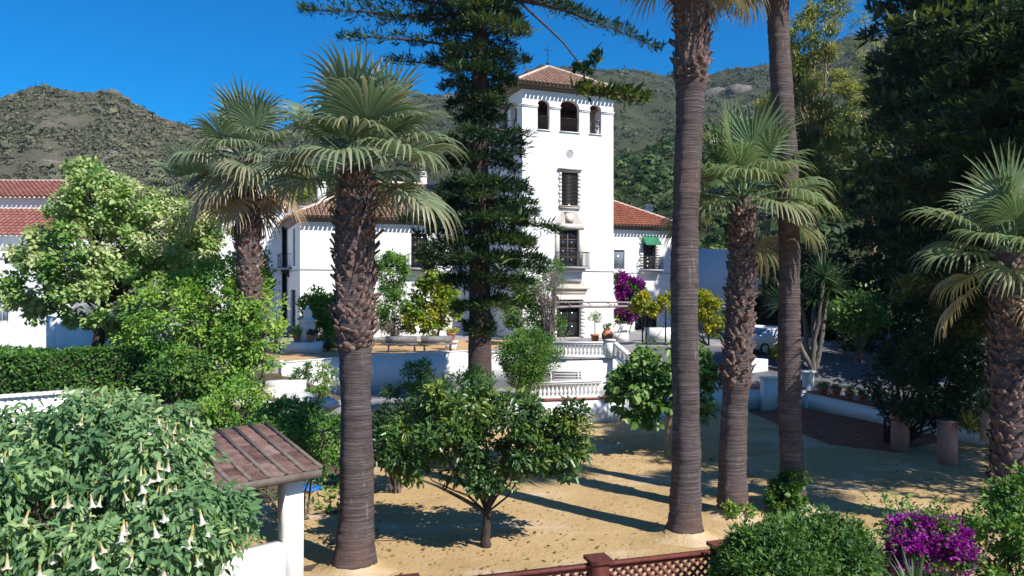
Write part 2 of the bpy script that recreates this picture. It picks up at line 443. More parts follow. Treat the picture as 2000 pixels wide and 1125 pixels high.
leaf('lime_leaf', [(0.08, 0.18, 0.02), (0.17, 0.27, 0.03), (0.30, 0.36, 0.045), (0.44, 0.43, 0.07)], 0.4, 0.5, 0.3)

# ------------------------------------------------------------------ ground, terraces, hills
def sheet(name, poly, z, mat, kind='structure'):
    mb = MB()
    zz = z if hasattr(z, '__len__') else [z] * len(poly)
    mb.add([(p[0], p[1], zz[i]) for i, p in enumerate(poly)], [tuple(range(len(poly)))])
    o = mb.build(name, M[mat]); o['kind'] = kind
    return o

sheet('ground', [(-900, -120), (900, -120), (900, 1400), (-900, 1400)], -0.03, 'ground_earth')
# sand yard, a fine grid with a little relief
def sand_yard():
    xs = np.linspace(-16, 22, 120); ys = np.linspace(4, 37.5, 110)
    X, Y = np.meshgrid(xs, ys)
    Z = 0.012 * np.sin(X * 0.9 + 1.3 * np.sin(Y * 0.5)) * np.cos(Y * 0.7) + 0.006 * RNG.standard_normal(X.shape)
    Z = Z * (Y < 36)
    V = np.stack([X, Y, Z], -1).reshape(-1, 3)
    nx = len(xs)
    i = (np.arange(len(ys) - 1)[:, None] * nx + np.arange(nx - 1)[None]).ravel()
    mb = MB().add(V, np.stack([i, i + 1, i + nx + 1, i + nx], -1))
    struct(mb.build('sand_yard', M['sand'], smooth=True))
sand_yard()

# brick paving under the trees (bricks beyond picking out: joined)
pv = [G(1462, 803), G(1577, 800), G(1745, 832), G(1850, 858), G(1745, 884), G(1620, 868), G(1540, 840)]
def paving():
    mb = MB(); cx = np.mean([p.x for p in pv]); 
    poly = [(p.x, p.y) for p in pv]
    def inside(x, y):
        c = False
        for k in range(len(poly)):
            (x1, y1), (x2, y2) = poly[k], poly[k - 1]
            if (y1 > y) != (y2 > y) and x < (x2 - x1) * (y - y1) / (y2 - y1) + x1: c = not c
        return c
    mb.prism(poly, -0.02, 0.030, mi=0)
    st = MB()
    bw, bh = 0.42, 0.22
    for iy in range(80):
        for ix in range(60):
            x = 8 + (ix + 0.5 * (iy % 2)) * bw; y = 27 + iy * bh
            if inside(x, y) and inside(x + bw, y + bh) and inside(x + bw, y) and inside(x, y + bh):
                h = 0.042 + random.uniform(-.004, .004)
                st.box((x + .008, y + .008, 0.02), (x + bw - .008, y + bh - .008, h))
    o = mb.build('paving', [M['brick_red'], M['concrete']]); struct(o)
    b = st.build('bricks', M['brick_red'], o); b['kind'] = 'stuff'
paving()

TZ, PZ = 2.57, 1.07          # terrace and lower platform levels
# terrace edge polyline
E1 = Vector((-10.2, 34.1)); E2 = Vector((-7.9, 36.1)); E3 = Vector((-2.34, 38.6)); E4 = Vector((2.65, 36.75)); E5 = Vector((4.85, 37.0)); E6 = Vector((7.0, 44.5))
def terrace():
    mb = MB()
    poly = [E1 + Vector((.2, .3)), E2 + Vector((0, .3)), E3 + Vector((0, .3)), E4 + Vector((0, .3)), E5 + Vector((-.2, .3)), E6, Vector((40, 46.5)), Vector((60, 110)), Vector((-60, 110)), Vector((-45, 36)), Vector((-16, 33.0))]
    mb.prism([tuple(p) for p in poly], -0.02, TZ)
    struct(mb.build('terrace_ground', M['concrete']))
    sheet('terrace_sand', [(-15.5, 37.5), (-9.6, 36.0), (-7.9, 37.0), (-2.3, 39.6), (-1.0, 43), (0.2, 50.6), (-14, 51.0), (-17, 46)], TZ + .01, 'terrace_sand')
    # lower platform in front of the terrace
    poly = [(-12.5, 27.0), (-4.5, 28.5), (0.42, 33.55), (4.05, 34.55), (5.1, 35.6), (5.1, 37.2), (2.6, 37.0), (-2.3, 38.8), (-8, 36.2), (-10.3, 34.3), (-14, 33)]
    mb = MB(); mb.prism(poly, -0.02, PZ)
    struct(mb.build('platform_ground', M['concrete']))
    # planted bank rising on the left
    n = 40
    xs = np.linspace(-34, -4.2, n); ys = np.linspace(15.0, 34.5, n)
    X, Y = np.meshgrid(xs, ys)
    k = smooth01((Y - 17.5 - 0.25 * (X + 14)) / 9.0)
    Z = -0.06 + 2.2 * k * smooth01((-4.6 - X) / 6) + 0.05 * RNG.standard_normal(X.shape)
    V = np.stack([X, Y, Z], -1).reshape(-1, 3)
    i = (np.arange(n - 1)[:, None] * n + np.arange(n - 1)[None]).ravel()
    struct(MB().add(V, np.stack([i, i + 1, i + n + 1, i + n], -1)).build('planted_bank', M['soil'], smooth=True))
    # driveway climbing on the right, and road behind
    mb = MB()
    V = [(14.8, 38.4, .74), (17.3, 30.6, .62), (40, 29, .9), (40, 47, 2.6), (7.2, 44.4, 2.6), (9.6, 38.6, 1.0)]
    mb.add(V, [tuple(range(6))])
    struct(mb.build('driveway', M['asphalt']))
terrace()

def wall_run(name, label, pts, th, mat, cap=None, capm='concrete', ch=0.08, co=0.05):
    """a masonry wall along points (x, y, z0, z1)"""
    root = thing(name, label, 'wall', (pts[0][0], pts[0][1], pts[0][2]))
    mb = MB(); cb = MB()
    def strip(b, t0, zs):
        L, R = [], []
        for i, p in enumerate(pts):
            a = Vector(pts[max(0, i - 1)][:2]); c = Vector(pts[min(len(pts) - 1, i + 1)][:2])
            d = (c - a).normalized(); nrm = Vector((d.y, -d.x))
            L.append(Vector(p[:2]) + nrm * t0); R.append(Vector(p[:2]) - nrm * (th + t0))
        n = len(pts); V = []
        for i in range(n):
            z0, z1 = zs[i]
            V += [(*L[i], z0), (*L[i], z1), (*R[i], z1), (*R[i], z0)]
        Fa = []
        for i in range(n - 1):
            o = i * 4
            for k in range(4): Fa.append((o + k, o + 4 + k, o + 4 + (k + 1) % 4, o + (k + 1) % 4))
        b.add(V, Fa, rnd=.5); b.add(V[:4], [(0, 1, 2, 3)]); b.add(V[-4:], [(3, 2, 1, 0)])
    strip(mb, 0.0, [(p[2], p[3]) for p in pts])
    mb.build('masonry', M[mat], root)
    if cap:
        strip(cb, co, [(p[3] + .002, p[3] + ch) for p in pts])
        cb.build('coping', M[capm], root)
    return root

wall_run('retaining_wall', 'white retaining wall in blue shade behind the two small clipped trees', [(E1.x - .6, E1.y + 1.2, .3, 2.62), (E1.x, E1.y, .3, 2.66), (E2.x, E2.y, .9, 2.70)], .3, 'white_plaster', cap=True, capm='white_plaster', ch=.05, co=.02)
wall_run('retaining_wall', 'white terrace retaining wall dappled with shade beside the pine trunk', [(E2.x + .004, E2.y + .002, .9, 2.76), (E3.x, E3.y, .9, 2.80), (1.2, 37.32, .9, 2.76)], .3, 'white_plaster', cap=True, capm='white_plaster', ch=.05, co=.02)
wall_run('retaining_wall', 'bright white sunlit wall under the upper balustrade', [(1.2, 37.3, .9, TZ), (E4.x, E4.y, .9, TZ + .02), (E5.x, E5.y, .5, TZ + .02), (E5.x + .5, E5.y + 2.0, .5, TZ)], .3, 'white_plaster', cap=True, capm='concrete', ch=.06, co=.06)
wall_run('retaining_wall', 'dirty white curved wall under the lower balustrade at the sand yard', [(-2.2, 33.0, -.05, PZ), (0.42, 33.3, -.05, PZ), (2.4, 33.75, -.05, PZ), (4.05, 34.2, -.05, PZ), (4.7, 34.7, -.05, PZ), (5.2, 35.6, -.05, PZ)], .3, 'old_plaster', cap=True, capm='brick_red', ch=.06, co=.05)
wall_run('retaining_wall', 'white wall with dappled shade behind the three palm trunks', [(7.4, 37.6, -.05, 1.02), (10.9, 38.2, -.05, 1.02), (14.7, 38.45, -.05, .95)], .3, 'white_plaster', cap=True, capm='brick_red', ch=.05, co=.05)
wall_run('retaining_wall', 'shaded white wall topped with red bricks and flower pots beside brick paving', [(14.75, 38.3, -.05, .80), (16.0, 34.4, -.05, .72), (17.35, 30.5, -.05, .66), (20.5, 24, -.05, .6)], .3, 'white_plaster', cap=True, capm='brick_red', ch=.07, co=.04)

# ---- hills
ridgeL = [(-500, 260), (-200, 222), (0, 192), (40, 180), (62, 170), (85, 166), (110, 172), (150, 180), (200, 181), (225, 178), (245, 190), (262, 205), (285, 212), (310, 228), (345, 238), (420, 262), (520, 300), (640, 335), (760, 365), (900, 392), (1000, 405)]
ridgeR = [(200, 330), (450, 285), (620, 235), (740, 198), (820, 182), (900, 184), (980, 165), (1020, 143), (1060, 127), (1110, 130), (1180, 139), (1240, 141), (1300, 150), (1380, 146), (1430, 134), (1475, 128), (1540, 122), (1600, 95), (1656, 74), (1720, 72), (1800, 50), (2000, 40), (2400, 60), (2800, 120)]
woodR = [(1020, 345), (1120, 330), (1190, 310), (1260, 290), (1320, 262), (1400, 240), (1500, 230), (1640, 210), (1800, 215), (2100, 230), (2500, 260)]
def ip(prof, x):
    return np.interp(x, [p[0] for p in prof], [p[1] for p in prof])
def fbm(x, y, seed=0):
    v = np.zeros_like(x, dtype=float); r = np.random.default_rng(seed)
    a, f = 1.0, 1.0
    for _ in range(6):
        for _k in range(3):
            th = r.uniform(0, 6.28); ph = r.uniform(0, 6.28)
            v += a / 3 * np.sin((x * math.cos(th) + y * math.sin(th)) * f + ph)
        a *= 0.55; f *= 2.1
    return v
def hill_fn(prof, Y0, Yr, z0, amp, power, seed):
    def fn(px, t):
        yr = ip(prof, px)
        Yr_ = Yr * (1 + 0.06 * np.sin(px * 0.004 + seed))
        Y = Y0 + (Yr_ - Y0) * t
        X = (px - 1000) / F * Y
        zr = H + (562.5 - yr) / F * Yr_
        s = np.where(t <= 1, np.power(np.clip(t, 0, 1), power), 1 - (t - 1) * 0.6)
        Z = z0 + (zr - z0) * s + amp * fbm(X * 0.045, Y * 0.045, seed) * np.clip(t * 3, 0, 1) * np.where(t > 0.85, np.clip((1.08 - t) * 4, 0.15, 1), 1)
        return X, Y, Z
    return fn
def hill(name, fn, px0, px1, npx, nt_, mat):
    px = np.linspace(px0, px1, npx); t = np.concatenate([np.linspace(0, 1.0, nt_), [1.05, 1.2, 1.5]])
    A, T = np.meshgrid(px, t)
    X, Y, Z = fn(A, T)
    n = len(px)
    i = (np.arange(len(t) - 1)[:, None] * n + np.arange(n - 1)[None]).ravel()
    o = MB().add(np.stack([X, Y, Z], -1).reshape(-1, 3), np.stack([i, i + 1, i + n + 1, i + n], -1)).build(name, mat, smooth=True)
    return struct(o)
def hillmat(name, g0, g1, rock, earth, rk, sc):
    m, nt, N, L, B = nodes(name)
    c = ramp(nt, noise(nt, 0.10 * sc, 8, 0.75), [(0.3, g0), (0.6, g1), (0.8, earth)])
    c = mix(nt, step(nt, noise(nt, 0.028 * sc, 8, 0.7, stretch=(1, 1, 2.5)), rk, rk + 0.06), c, rock)
    L.new(c, B.inputs['Base Color']); B.inputs['Roughness'].default_value = 1; B.inputs['Specular IOR Level'].default_value = 0.0
    bump(nt, B, noise(nt, 0.25 * sc, 8, 0.8), 1.0, 1.5 / sc)
    M[name] = m
    return m
hillmat('hill_scrub', (0.12, 0.12, 0.088), (0.18, 0.165, 0.12), (0.44, 0.39, 0.35), (0.25, 0.205, 0.16), 0.57, 1.0)
hillmat('mountain_scrub', (0.05, 0.06, 0.04), (0.085, 0.09, 0.055), (0.26, 0.24, 0.23), (0.15, 0.13, 0.10), 0.60, 0.55)
hillmat('wood_floor', (0.04, 0.055, 0.025), (0.07, 0.08, 0.04), (0.27, 0.20, 0.15), (0.16, 0.12, 0.08), 0.62, 1.2)
fL = hill_fn(ridgeL, 82, 210, 2.4, 1.1, 1.05, 3)
fR = hill_fn(ridgeR, 130, 620, 2.4, 6.0, 1.15, 9)
fW = hill_fn(woodR, 84, 190, 2.4, 1.2, 0.95, 5)
hill('hill', fL, -500, 1000, 150, 60, M['hill_scrub'])
hill('mountain', fR, 200, 2800, 200, 80, M['mountain_scrub'])
hill('wooded_hill', fW, 1020, 2500, 120, 40, M['wood_floor'])

def scrub(name, fn, px0, px1, n, size, card, mat, per, tpow=0.6, clump=True, seed=1, tmax=0.995):
    r = np.random.default_rng(seed)
    px = r.uniform(px0, px1, n * 3); t = r.uniform(0.03, 1, n * 3) ** tpow * tmax
    X, Y, Z = fn(px, t)
    keep = np.ones(n * 3, bool)
    if clump:
        keep = (fbm(X * 0.25, Y * 0.25, seed + 4) + r.normal(0, 0.35, n * 3)) > -0.15
    keep = np.nonzero(keep)[0][:n]
    C = np.stack([X, Y, Z], -1)[keep]
    s = size * np.exp(r.normal(0, 0.45, len(C)))
    s *= np.clip(1.15 - 0.35 * t[keep], 0.6, 1.2)
    D = r.normal(size=(len(C), per, 3)); D[..., 2] = np.abs(D[..., 2]) * 0.9 + 0.05
    D /= np.linalg.norm(D, axis=2, keepdims=True)
    rad = r.uniform(0.6, 1.0, (len(C), per, 1))
    Pp = C[:, None] + D * rad * s[:, None, None] * np.array([1.0, 1.0, 0.8])
    U = r.normal(size=D.shape); U -= (U * D).sum(2, keepdims=True) * D * 0.8
    tone = np.clip(r.beta(1.6, 2.6, (len(C), 1)) + r.normal(0, 0.08, (len(C), per)), 0, 1)
    L = (card * s[:, None] * r.uniform(0.7, 1.3, (len(C), per))).ravel()
    Uf = U.reshape(-1, 3); Uf /= np.linalg.norm(Uf, axis=1, keepdims=True)
    mb = MB().leaves(Pp.reshape(-1, 3) - Uf * (L * 0.5)[:, None], Uf, D.reshape(-1, 3), L, L * 0.8, tone.ravel(), hi=False, fold=-0.2)
    o = mb.build(name, M[mat]); o['kind'] = 'stuff'
    return o
o = scrub('hillside_scrub', fL, -40, 660, 7000, 0.72, 0.5, 'scrub_leaf', 14, 0.62, seed=11)
tag(o, 'low grey green scrub covering the sunlit hill behind the roofs', 'scrub')
o = scrub('mountain_scrub', fR, 560, 1760, 6200, 1.95, 0.5, 'mountain_leaf', 14, 0.45, seed=12)
tag(o, 'far dark scrub covering the mountain behind the tower', 'scrub')
o = scrub('hillside_woodland', fW, 1150, 1760, 1500, 1.4, 0.36, 'wood_leaf', 34, 0.8, seed=13)
tag(o, 'dense green bushes on the slope behind the tower', 'woodland')

# fallen leaves and bits on the sand
def litter():
    n = 5200
    x = RNG.uniform(-6, 15, n); y = RNG.uniform(14, 34, n)
    d = np.minimum(np.hypot(x + .8, y - 17.9), np.minimum(np.hypot(x - 5.6, y - 27.9), np.hypot(x - 12, y - 22)))
    keep = RNG.random(n) < np.clip(1.15 - d / 6, .12, 1)
    x, y = x[keep], y[keep]; n = len(x)
    C = np.stack([x, y, np.full(n, .022)], -1); a = RNG.uniform(0, 6.28, n)
    U = np.stack([np.cos(a), np.sin(a), RNG.uniform(-.05, .25, n)], -1); N = np.stack([RNG.normal(0, .3, n), RNG.normal(0, .3, n), np.ones(n)], -1)
    L = np.exp(RNG.normal(-2.5, .4, n))
    o = MB().leaves(C, U, N, L, L * .5, RNG.random(n), hi=False).build('leaf_litter', M['litter_leaf']); o['kind'] = 'stuff'
    tag(o, 'dry fallen leaves strewn over the sand', 'leaves')
leaf('litter_leaf', [(0.10, 0.06, 0.03), (0.22, 0.14, 0.07), (0.38, 0.28, 0.13), (0.16, 0.18, 0.05)], 0.1, 0.8, 0.1)
litter()

# ------------------------------------------------------------------ the mansion (local frame: x along the facade, y inwards, z up from the terrace)
MO = Vector((0.686, 51.4, TZ)); MR = math.radians(22)
MI = (Matrix.Translation(MO) @ Matrix.Rotation(MR, 4, 'Z')).inverted()
def LP(px, py, axis, val):
    o = MI @ Vector((0, 0, H)); d = (MI @ P(px, py, 10)) - o
    t = (val - o[axis]) / d[axis]
    return o + d * t
def fx(px, py, off=0.0):
    v = LP(px, py, 1, off); return v.x, v.z
def sx(px, py, x):
    v = LP(px, py, 0, x); return v.y, v.z

mansion = thing('mansion', 'long white mansion with tiled roofs and a tall square tower', 'building', MO, MR)
TW = 6.95; WL, WO, WD = -13.74, 6.0, 12.8; RX, RD = 16.2, 9.2
front = lambda u, v, w: (u, w, v)

def wall(mb, mp, u0, u1, v0, v1, th, ops=(), mi=0):
    """a slab with real openings; ops: (u0, u1, v0, v1, arch rise)"""
    us = sorted({u0, u1, *[o[0] for o in ops], *[o[1] for o in ops]}); vs = sorted({v0, v1, *[o[2] for o in ops], *[o[3] for o in ops]})
    def q(a, b, c, d): mb.add([mp(*a), mp(*b), mp(*c), mp(*d)], [(0, 1, 2, 3)], rnd=.5, mi=mi)
    for i in range(len(us) - 1):
        for j in range(len(vs) - 1):
            cu, cv = (us[i] + us[i+1]) / 2, (vs[j] + vs[j+1]) / 2
            if any(o[0] < cu < o[1] and o[2] < cv < o[3] for o in ops): continue
            for w in (0, th): q((us[i], vs[j], w), (us[i+1], vs[j], w), (us[i+1], vs[j+1], w), (us[i], vs[j+1], w))
    for (a, b, c, d) in ((u0, v0, u1, v0), (u1, v0, u1, v1), (u1, v1, u0, v1), (u0, v1, u0, v0)):
        q((a, b, 0), (c, d, 0), (c, d, th), (a, b, th))
    for o in ops:
        a, b, c, d = o[:4]; rise = o[4] if len(o) > 4 else 0
        sp = d - rise
        q((a, c, 0), (b, c, 0), (b, c, th), (a, c, th)); q((a, c, 0), (a, sp, 0), (a, sp, th), (a, c, th)); q((b, c, 0), (b, sp, 0), (b, sp, th), (b, c, th))
        if not rise: q((a, d, 0), (b, d, 0), (b, d, th), (a, d, th))
        else:
            K = 14; uu = [a + (b - a) * k / K for k in range(K + 1)]
            vv = [sp + rise * (max(0, 1 - (2 * k / K - 1) ** 2)) ** 0.5 for k in range(K + 1)]
            for k in range(K):
                for w in (0, th): q((uu[k], vv[k], w), (uu[k+1], vv[k+1], w), (uu[k+1], d, w), (uu[k], d, w))
                q((uu[k], vv[k], 0), (uu[k+1], vv[k+1], 0), (uu[k+1], vv[k+1], th), (uu[k], vv[k], th))

def rect(px0, py0, px1, py1, f, k):
    a, b = f(px0, (py0 + py1) / 2, k)[0], f(px1, (py0 + py1) / 2, k)[0]
    m = (px0 + px1) / 2
    return (min(a, b), max(a, b), f(m, py1, k)[1], f(m, py0, k)[1])

def window(parent, mp, r, cols=2, rows=3, dep=0.16, fm='dark_wood', gm='dark_glass', fw=0.07, name='window', handle=False):
    u0, u1, v0, v1 = r[:4]
    wroot = MB()
    def bar(a, b, c, d, w0, w1): wroot.box((a, c, w0), (b, d, w1), mp=lambda x, y, z: mp(x, y, z))
    e = 0.004
    bar(u0 + e, u0 + fw, v0 + e, v1 - e, dep, dep + .08); bar(u1 - fw, u1 - e, v0 + e, v1 - e, dep, dep + .08)
    bar(u0 + fw, u1 - fw, v0 + e, v0 + fw, dep, dep + .08); bar(u0 + fw, u1 - fw, v1 - fw, v1 - e, dep, dep + .08)
    o = wroot.build(name, M[fm], parent, local=True)
    cu = (u1 - u0 - 2 * fw) / cols; cv = (v1 - v0 - 2 * fw) / rows
    for i in range(1, cols):
        b = MB(); x = u0 + fw + i * cu
        b.box((x - .035, v0 + fw, dep + .01), (x + .035, v1 - fw, dep + .07), mp=mp); b.build('mullion', M[fm], o, local=True)
    for j in range(1, rows):
        b = MB(); y = v0 + fw + j * cv
        b.box((u0 + fw, y - .022, dep + .014), (u1 - fw, y + .022, dep + .066), mp=mp); b.build('glazing_bar', M[fm], o, local=True)
    for i in range(cols):
        for j in range(rows):
            b = MB(); x = u0 + fw + i * cu; y = v0 + fw + j * cv
            b.box((x, y, dep + .03), (x + cu, y + cv, dep + .04), mp=mp); b.build('pane', M[gm], o, local=True)
    return o

def railing(parent, mp, u0, u1, v0, v1, w, n, sides=None, name='railing'):
    mb = MB()
    def rod(a, b, t=.02): mb.beam(mp(*a), mp(*b), t, t)
    rod((u0, v1, w), (u1, v1, w), .045)
    if sides:
        for u in (u0, u1): rod((u, v1, w), (u, v1, sides), .045)
    o = mb.build(name, M['iron'], parent, local=True)
    mb = MB(); rod((u0, v0 + .06, w), (u1, v0 + .06, w), .03)
    if sides:
        for u in (u0, u1): rod((u, v0 + .06, w), (u, v0 + .06, sides), .03)
    mb.build('bottom_rail', M['iron'], o, local=True)
    for i in range(n + 1):
        u = u0 + (u1 - u0) * i / n
        b = MB(); b.beam(mp(u, v0, w), mp(u, v1, w), .018, .018); b.build('bar', M['iron'], o, local=True)
    if sides:
        k = max(2, int(abs(sides - w) / .13))
        for u in (u0, u1):
            for i in range(1, k):
                ww = w + (sides - w) * i / k
                b = MB(); b.beam(mp(u, v0, ww), mp(u, v1, ww), .018, .018); b.build('bar', M['iron'], o, local=True)
    return o

def tiles(mb, A, B, up, lens, pitch=.30, course=.42, r=.115, out=.27):
    """barrel tiles on a sloping plane; A-B the eave line, up the unit slope direction, lens(a) its length"""
    A, B, up = Vector(A), Vector(B), Vector(up).normalized()
    al = (B - A); Ln = al.length; al.normalize()
    nr = al.cross(up).normalized()
    if nr.z < 0: nr = -nr
    n = int(Ln / pitch)
    ang = np.linspace(0, math.pi, 6)
    Vs, Fs, R = [], [], []
    k = 0
    for i in range(n):
        a = (i + .5) * Ln / n
        tot = lens(a)
        v = -out
        cr = random.random()
        while v < tot - .05:
            e = min(v + course * 1.12, tot)
            j = random.uniform(-.012, .012)
            for (vv, rr, lift) in ((v, r, .045), (e, r * .86, .0)):
                p = A + al * (a + j) + up * vv
                for t in ang:
                    q = p + al * (math.cos(t) * rr) + nr * (math.sin(t) * rr + lift)
                    Vs.append(tuple(q))
            for t in range(5): Fs.append((k + t, k + t + 1, k + 7 + t, k + 6 + t))
            Fs.append((k, k + 1, k + 2, k + 5)); Fs.append((k + 2, k + 3, k + 4, k + 5))
            R += [min(1, max(0, .6 * random.random() + .4 * cr))] * 7
            k += 12
            v += course
    mb.add(Vs, Fs, rnd=np.array(R))

def hiproof(parent, x0, x1, y0, y1, ze, zr, mat, sides='fblr', name='roof', ridge=True, over_soffit=0.7, wallrect=None):
    """hip roof over the eave rectangle; returns the roof object with tiles, ridge and soffit children"""
    w = (y1 - y0) / 2; lx = (x1 - x0)
    if lx < 2 * w - .01: raise ValueError
    hl, hr = ('l' in sides), ('r' in sides)
    ra = (x0 + (w if hl else 0), y0 + w, zr); rb = (x1 - (w if hr else 0), y0 + w, zr)
    base = MB()
    c = [(x0, y0, ze), (x1, y0, ze), (x1, y1, ze), (x0, y1, ze)]
    dn = -.03
    base.add([c[0], c[1], rb, ra], [(0, 1, 2, 3)]); base.add([c[2], c[3], ra, rb], [(0, 1, 2, 3)])
    base.add([c[1], c[2], rb], [(0, 1, 2)]); base.add([c[3], c[0], ra], [(0, 1, 2)])
    o = base.build(name, M[mat], parent, local=True)
    sl = math.hypot(w, zr - ze); uz = (zr - ze) / sl; uh = w / sl
    t = MB()
    def lf(a):
        m = lx
        d = 9e9
        if hl: d = min(d, a)
        if hr: d = min(d, lx - a)
        return min(sl, d * sl / w)
    if 'f' in sides: tiles(t, c[0], c[1], (0, uh, uz), lf)
    if 'b' in sides: tiles(t, c[2], c[3], (0, -uh, uz), lambda a: lf(lx - a))
    le = lambda a: min(a, 2 * w - a) * sl / w
    if hl: tiles(t, c[3], c[0], (uh, 0, uz), le)
    if hr: tiles(t, c[1], c[2], (-uh, 0, uz), le)
    tt = t.build('roof_tiles', M[mat], o, local=True); tt['kind'] = 'stuff'
    rg = MB()
    def line(a, b):
        a, b = Vector(a), Vector(b); n = max(1, int((b - a).length / .45))
        for i in range(n):
            p, q = a.lerp(b, i / n), a.lerp(b, (i + 1.06) / n)
            rg.tube([p + Vector((0, 0, .06)), q + Vector((0, 0, .04))], [.13, .115], 8, cap=True)
    if lx > 2 * w + .1: line(ra, rb)
    if hl: line(c[0], ra); line(c[3], ra)
    if hr: line(c[1], rb); line(c[2], rb)
    rr = rg.build('ridge_tiles', M['ridge_mortar'], o, local=True); rr['kind'] = 'stuff'
    s = MB(); s.box((x0 + .05, y0 + .05, ze - .16), (x1 - .05, y1 - .05, ze - .035))
    s.build('soffit', M['soffit_wood'], o, local=True)
    if wallrect:                                   # moulded wooden cornice under the soffit
        a, b, cc, d = wallrect
        s = MB(); s.box((a - .22, cc - .22, ze - .30), (b + .22, d + .22, ze - .165)); s.box((a - .08, cc - .08, ze - .40), (b + .08, d + .08, ze - .305))
        s.build('cornice', M['soffit_wood'], o, local=True)
    return o
surf('ridge_mortar', (0.50, 0.36, 0.29), (0.66, 0.54, 0.46), 4, rough=0.9)

# --- tower walls
ZT = 17.15
lg = []
for (a, b, top) in ((1050, 1073.5, .0), (1094, 1131.5, .12), (1151.5, 1174.5, .0)):
    u0, u1 = fx(a, 230)[0], fx(b, 230)[0]
    lg.append((u0, u1, fx(1112, 257.5)[1], fx(1112, 200)[1] + top, .30 if top == 0 else .42))
win2 = rect(1096.5, 337, 1128.5, 402, fx, 0)
bdoor = rect(1092, 448, 1130, 521, fx, 0)
gdoor = list(rect(1087, 576, 1134, 664, fx, 0)); gdoor[2] = 0.02; gdoor = tuple(gdoor)
mb = MB()
wall(mb, front, 0, TW, -.1, ZT, .35, lg + [win2, bdoor, gdoor])
mb.build('tower_wall', M['white_plaster'], mansion, local=True)
lft = lambda u, v, w: (w, u, v)
rgt = lambda u, v, w: (TW - w, u, v)
bck = lambda u, v, w: (u, TW - w, v)
sl_ops = []
for c, hw, rs, tp in ((1.5, .55, .3, 0), (3.5, .85, .42, .12), (5.5, .55, .3, 0)):
    sl_ops.append((c - hw, c + hw, lg[0][2], lg[0][3] + tp, rs))
swin = rect(974, 450, 988, 478, sx, 0.0); swin = (swin[0], swin[1], swin[2], swin[3])
mb = MB(); wall(mb, lft, .352, TW - .352, -.1, ZT, .35, sl_ops + [swin]); mb.build('tower_wall', M['white_plaster'], mansion, local=True)
mb = MB(); wall(mb, rgt, .352, TW - .352, -.1, ZT, .35, sl_ops); mb.build('tower_wall', M['white_plaster'], mansion, local=True)
mb = MB(); wall(mb, bck, 0, TW, -.1, ZT, .35); mb.build('tower_wall', M['white_plaster'], mansion, local=True)
mb = MB(); mb.box((.36, .36, lg[0][2] - .25), (TW - .36, TW - .36, lg[0][2] - .05)); mb.build('loggia_floor', M['terracotta'], mansion, local=True)
mb = MB(); mb.box((.36, .36, ZT - .75), (TW - .36, TW - .36, ZT - .6)); mb.build('loggia_ceiling', M['dark_wood'], mansion, local=True)
mb = MB(); mb.box((.36, 3.1, lg[0][2] - .05), (TW - .36, 3.3, ZT - .76)); mb.build('loggia_inner_wall', M['brown_wood'], mansion, local=True)
window(mansion, lft, swin, 1, 2, dep=.14)
hiproof(mansion, -.58, TW + .58, -.58, TW + .58, ZT + .02, ZT + 2.35, 'tile_tower', name='tower_roof', wallrect=(0, TW, 0, TW))
# impost mouldings and sills
edges = [(-.06, lg[0][0]), (lg[0][1], lg[1][0]), (lg[1][1], lg[2][0]), (lg[2][1], TW + .06)]
zi = lg[0][3] - .48
for (a, b) in edges:
    m = MB(); m.box((a - .05 if a > 0 else a, -.07, zi), (b + .05 if b < TW else b, .10, zi + .09)); m.box((a - .02 if a > 0 else a + .02, -.04, zi - .10), (b + .02 if b < TW else b - .02, .10, zi - .003)); m.build('impost', M['white_plaster'], mansion, local=True)
edges = [(.02, sl_ops[0][0]), (sl_ops[0][1], sl_ops[1][0]), (sl_ops[1][1], sl_ops[2][0]), (sl_ops[2][1], TW)]
for (a, b) in edges:
    m = MB(); m.box((-.07, a - .05, zi), (.10, b + .05, zi + .09)); m.build('impost', M['white_plaster'], mansion, local=True)
for L_ in lg:
    m = MB(); m.box((L_[0] - .06, -.08, L_[2] - .07), (L_[1] + .06, .3, L_[2] - .003)); m.build('sill', M['white_plaster'], mansion, local=True)
    railing(mansion, front, L_[0] + .03, L_[1] - .03, L_[2], L_[2] + .95, .22, max(5, int((L_[1] - L_[0]) / .13)))
for L_ in sl_ops:
    railing(mansion, lft, L_[0] + .03, L_[1] - .03, L_[2], L_[2] + .95, .22, max(5, int((L_[1] - L_[0]) / .13)))
# oculus
ox, oz = fx(1113, 300)
m = MB(); n = 20
ring = [(math.cos(2 * math.pi * i / n), math.sin(2 * math.pi * i / n)) for i in range(n)]
m.add([(ox + .30 * c, -.006, oz + .30 * s) for c, s in ring] + [(ox + .26 * c, .0 - .05, oz + .26 * s) for c, s in ring] + [(ox + .24 * c, -.012, oz + .24 * s) for c, s in ring],
      [(i, (i + 1) % n, n + (i + 1) % n, n + i) for i in range(n)] + [(n + i, n + (i + 1) % n, 2 * n + (i + 1) % n, 2 * n + i) for i in range(n)])
oc = m.build('oculus', M['stone_trim'], mansion, local=True)
m = MB(); m.add([(ox + .25 * c, -.014, oz + .25 * s) for c, s in ring], [tuple(range(n))]); m.build('grille', M['grey_render'], oc, local=True)
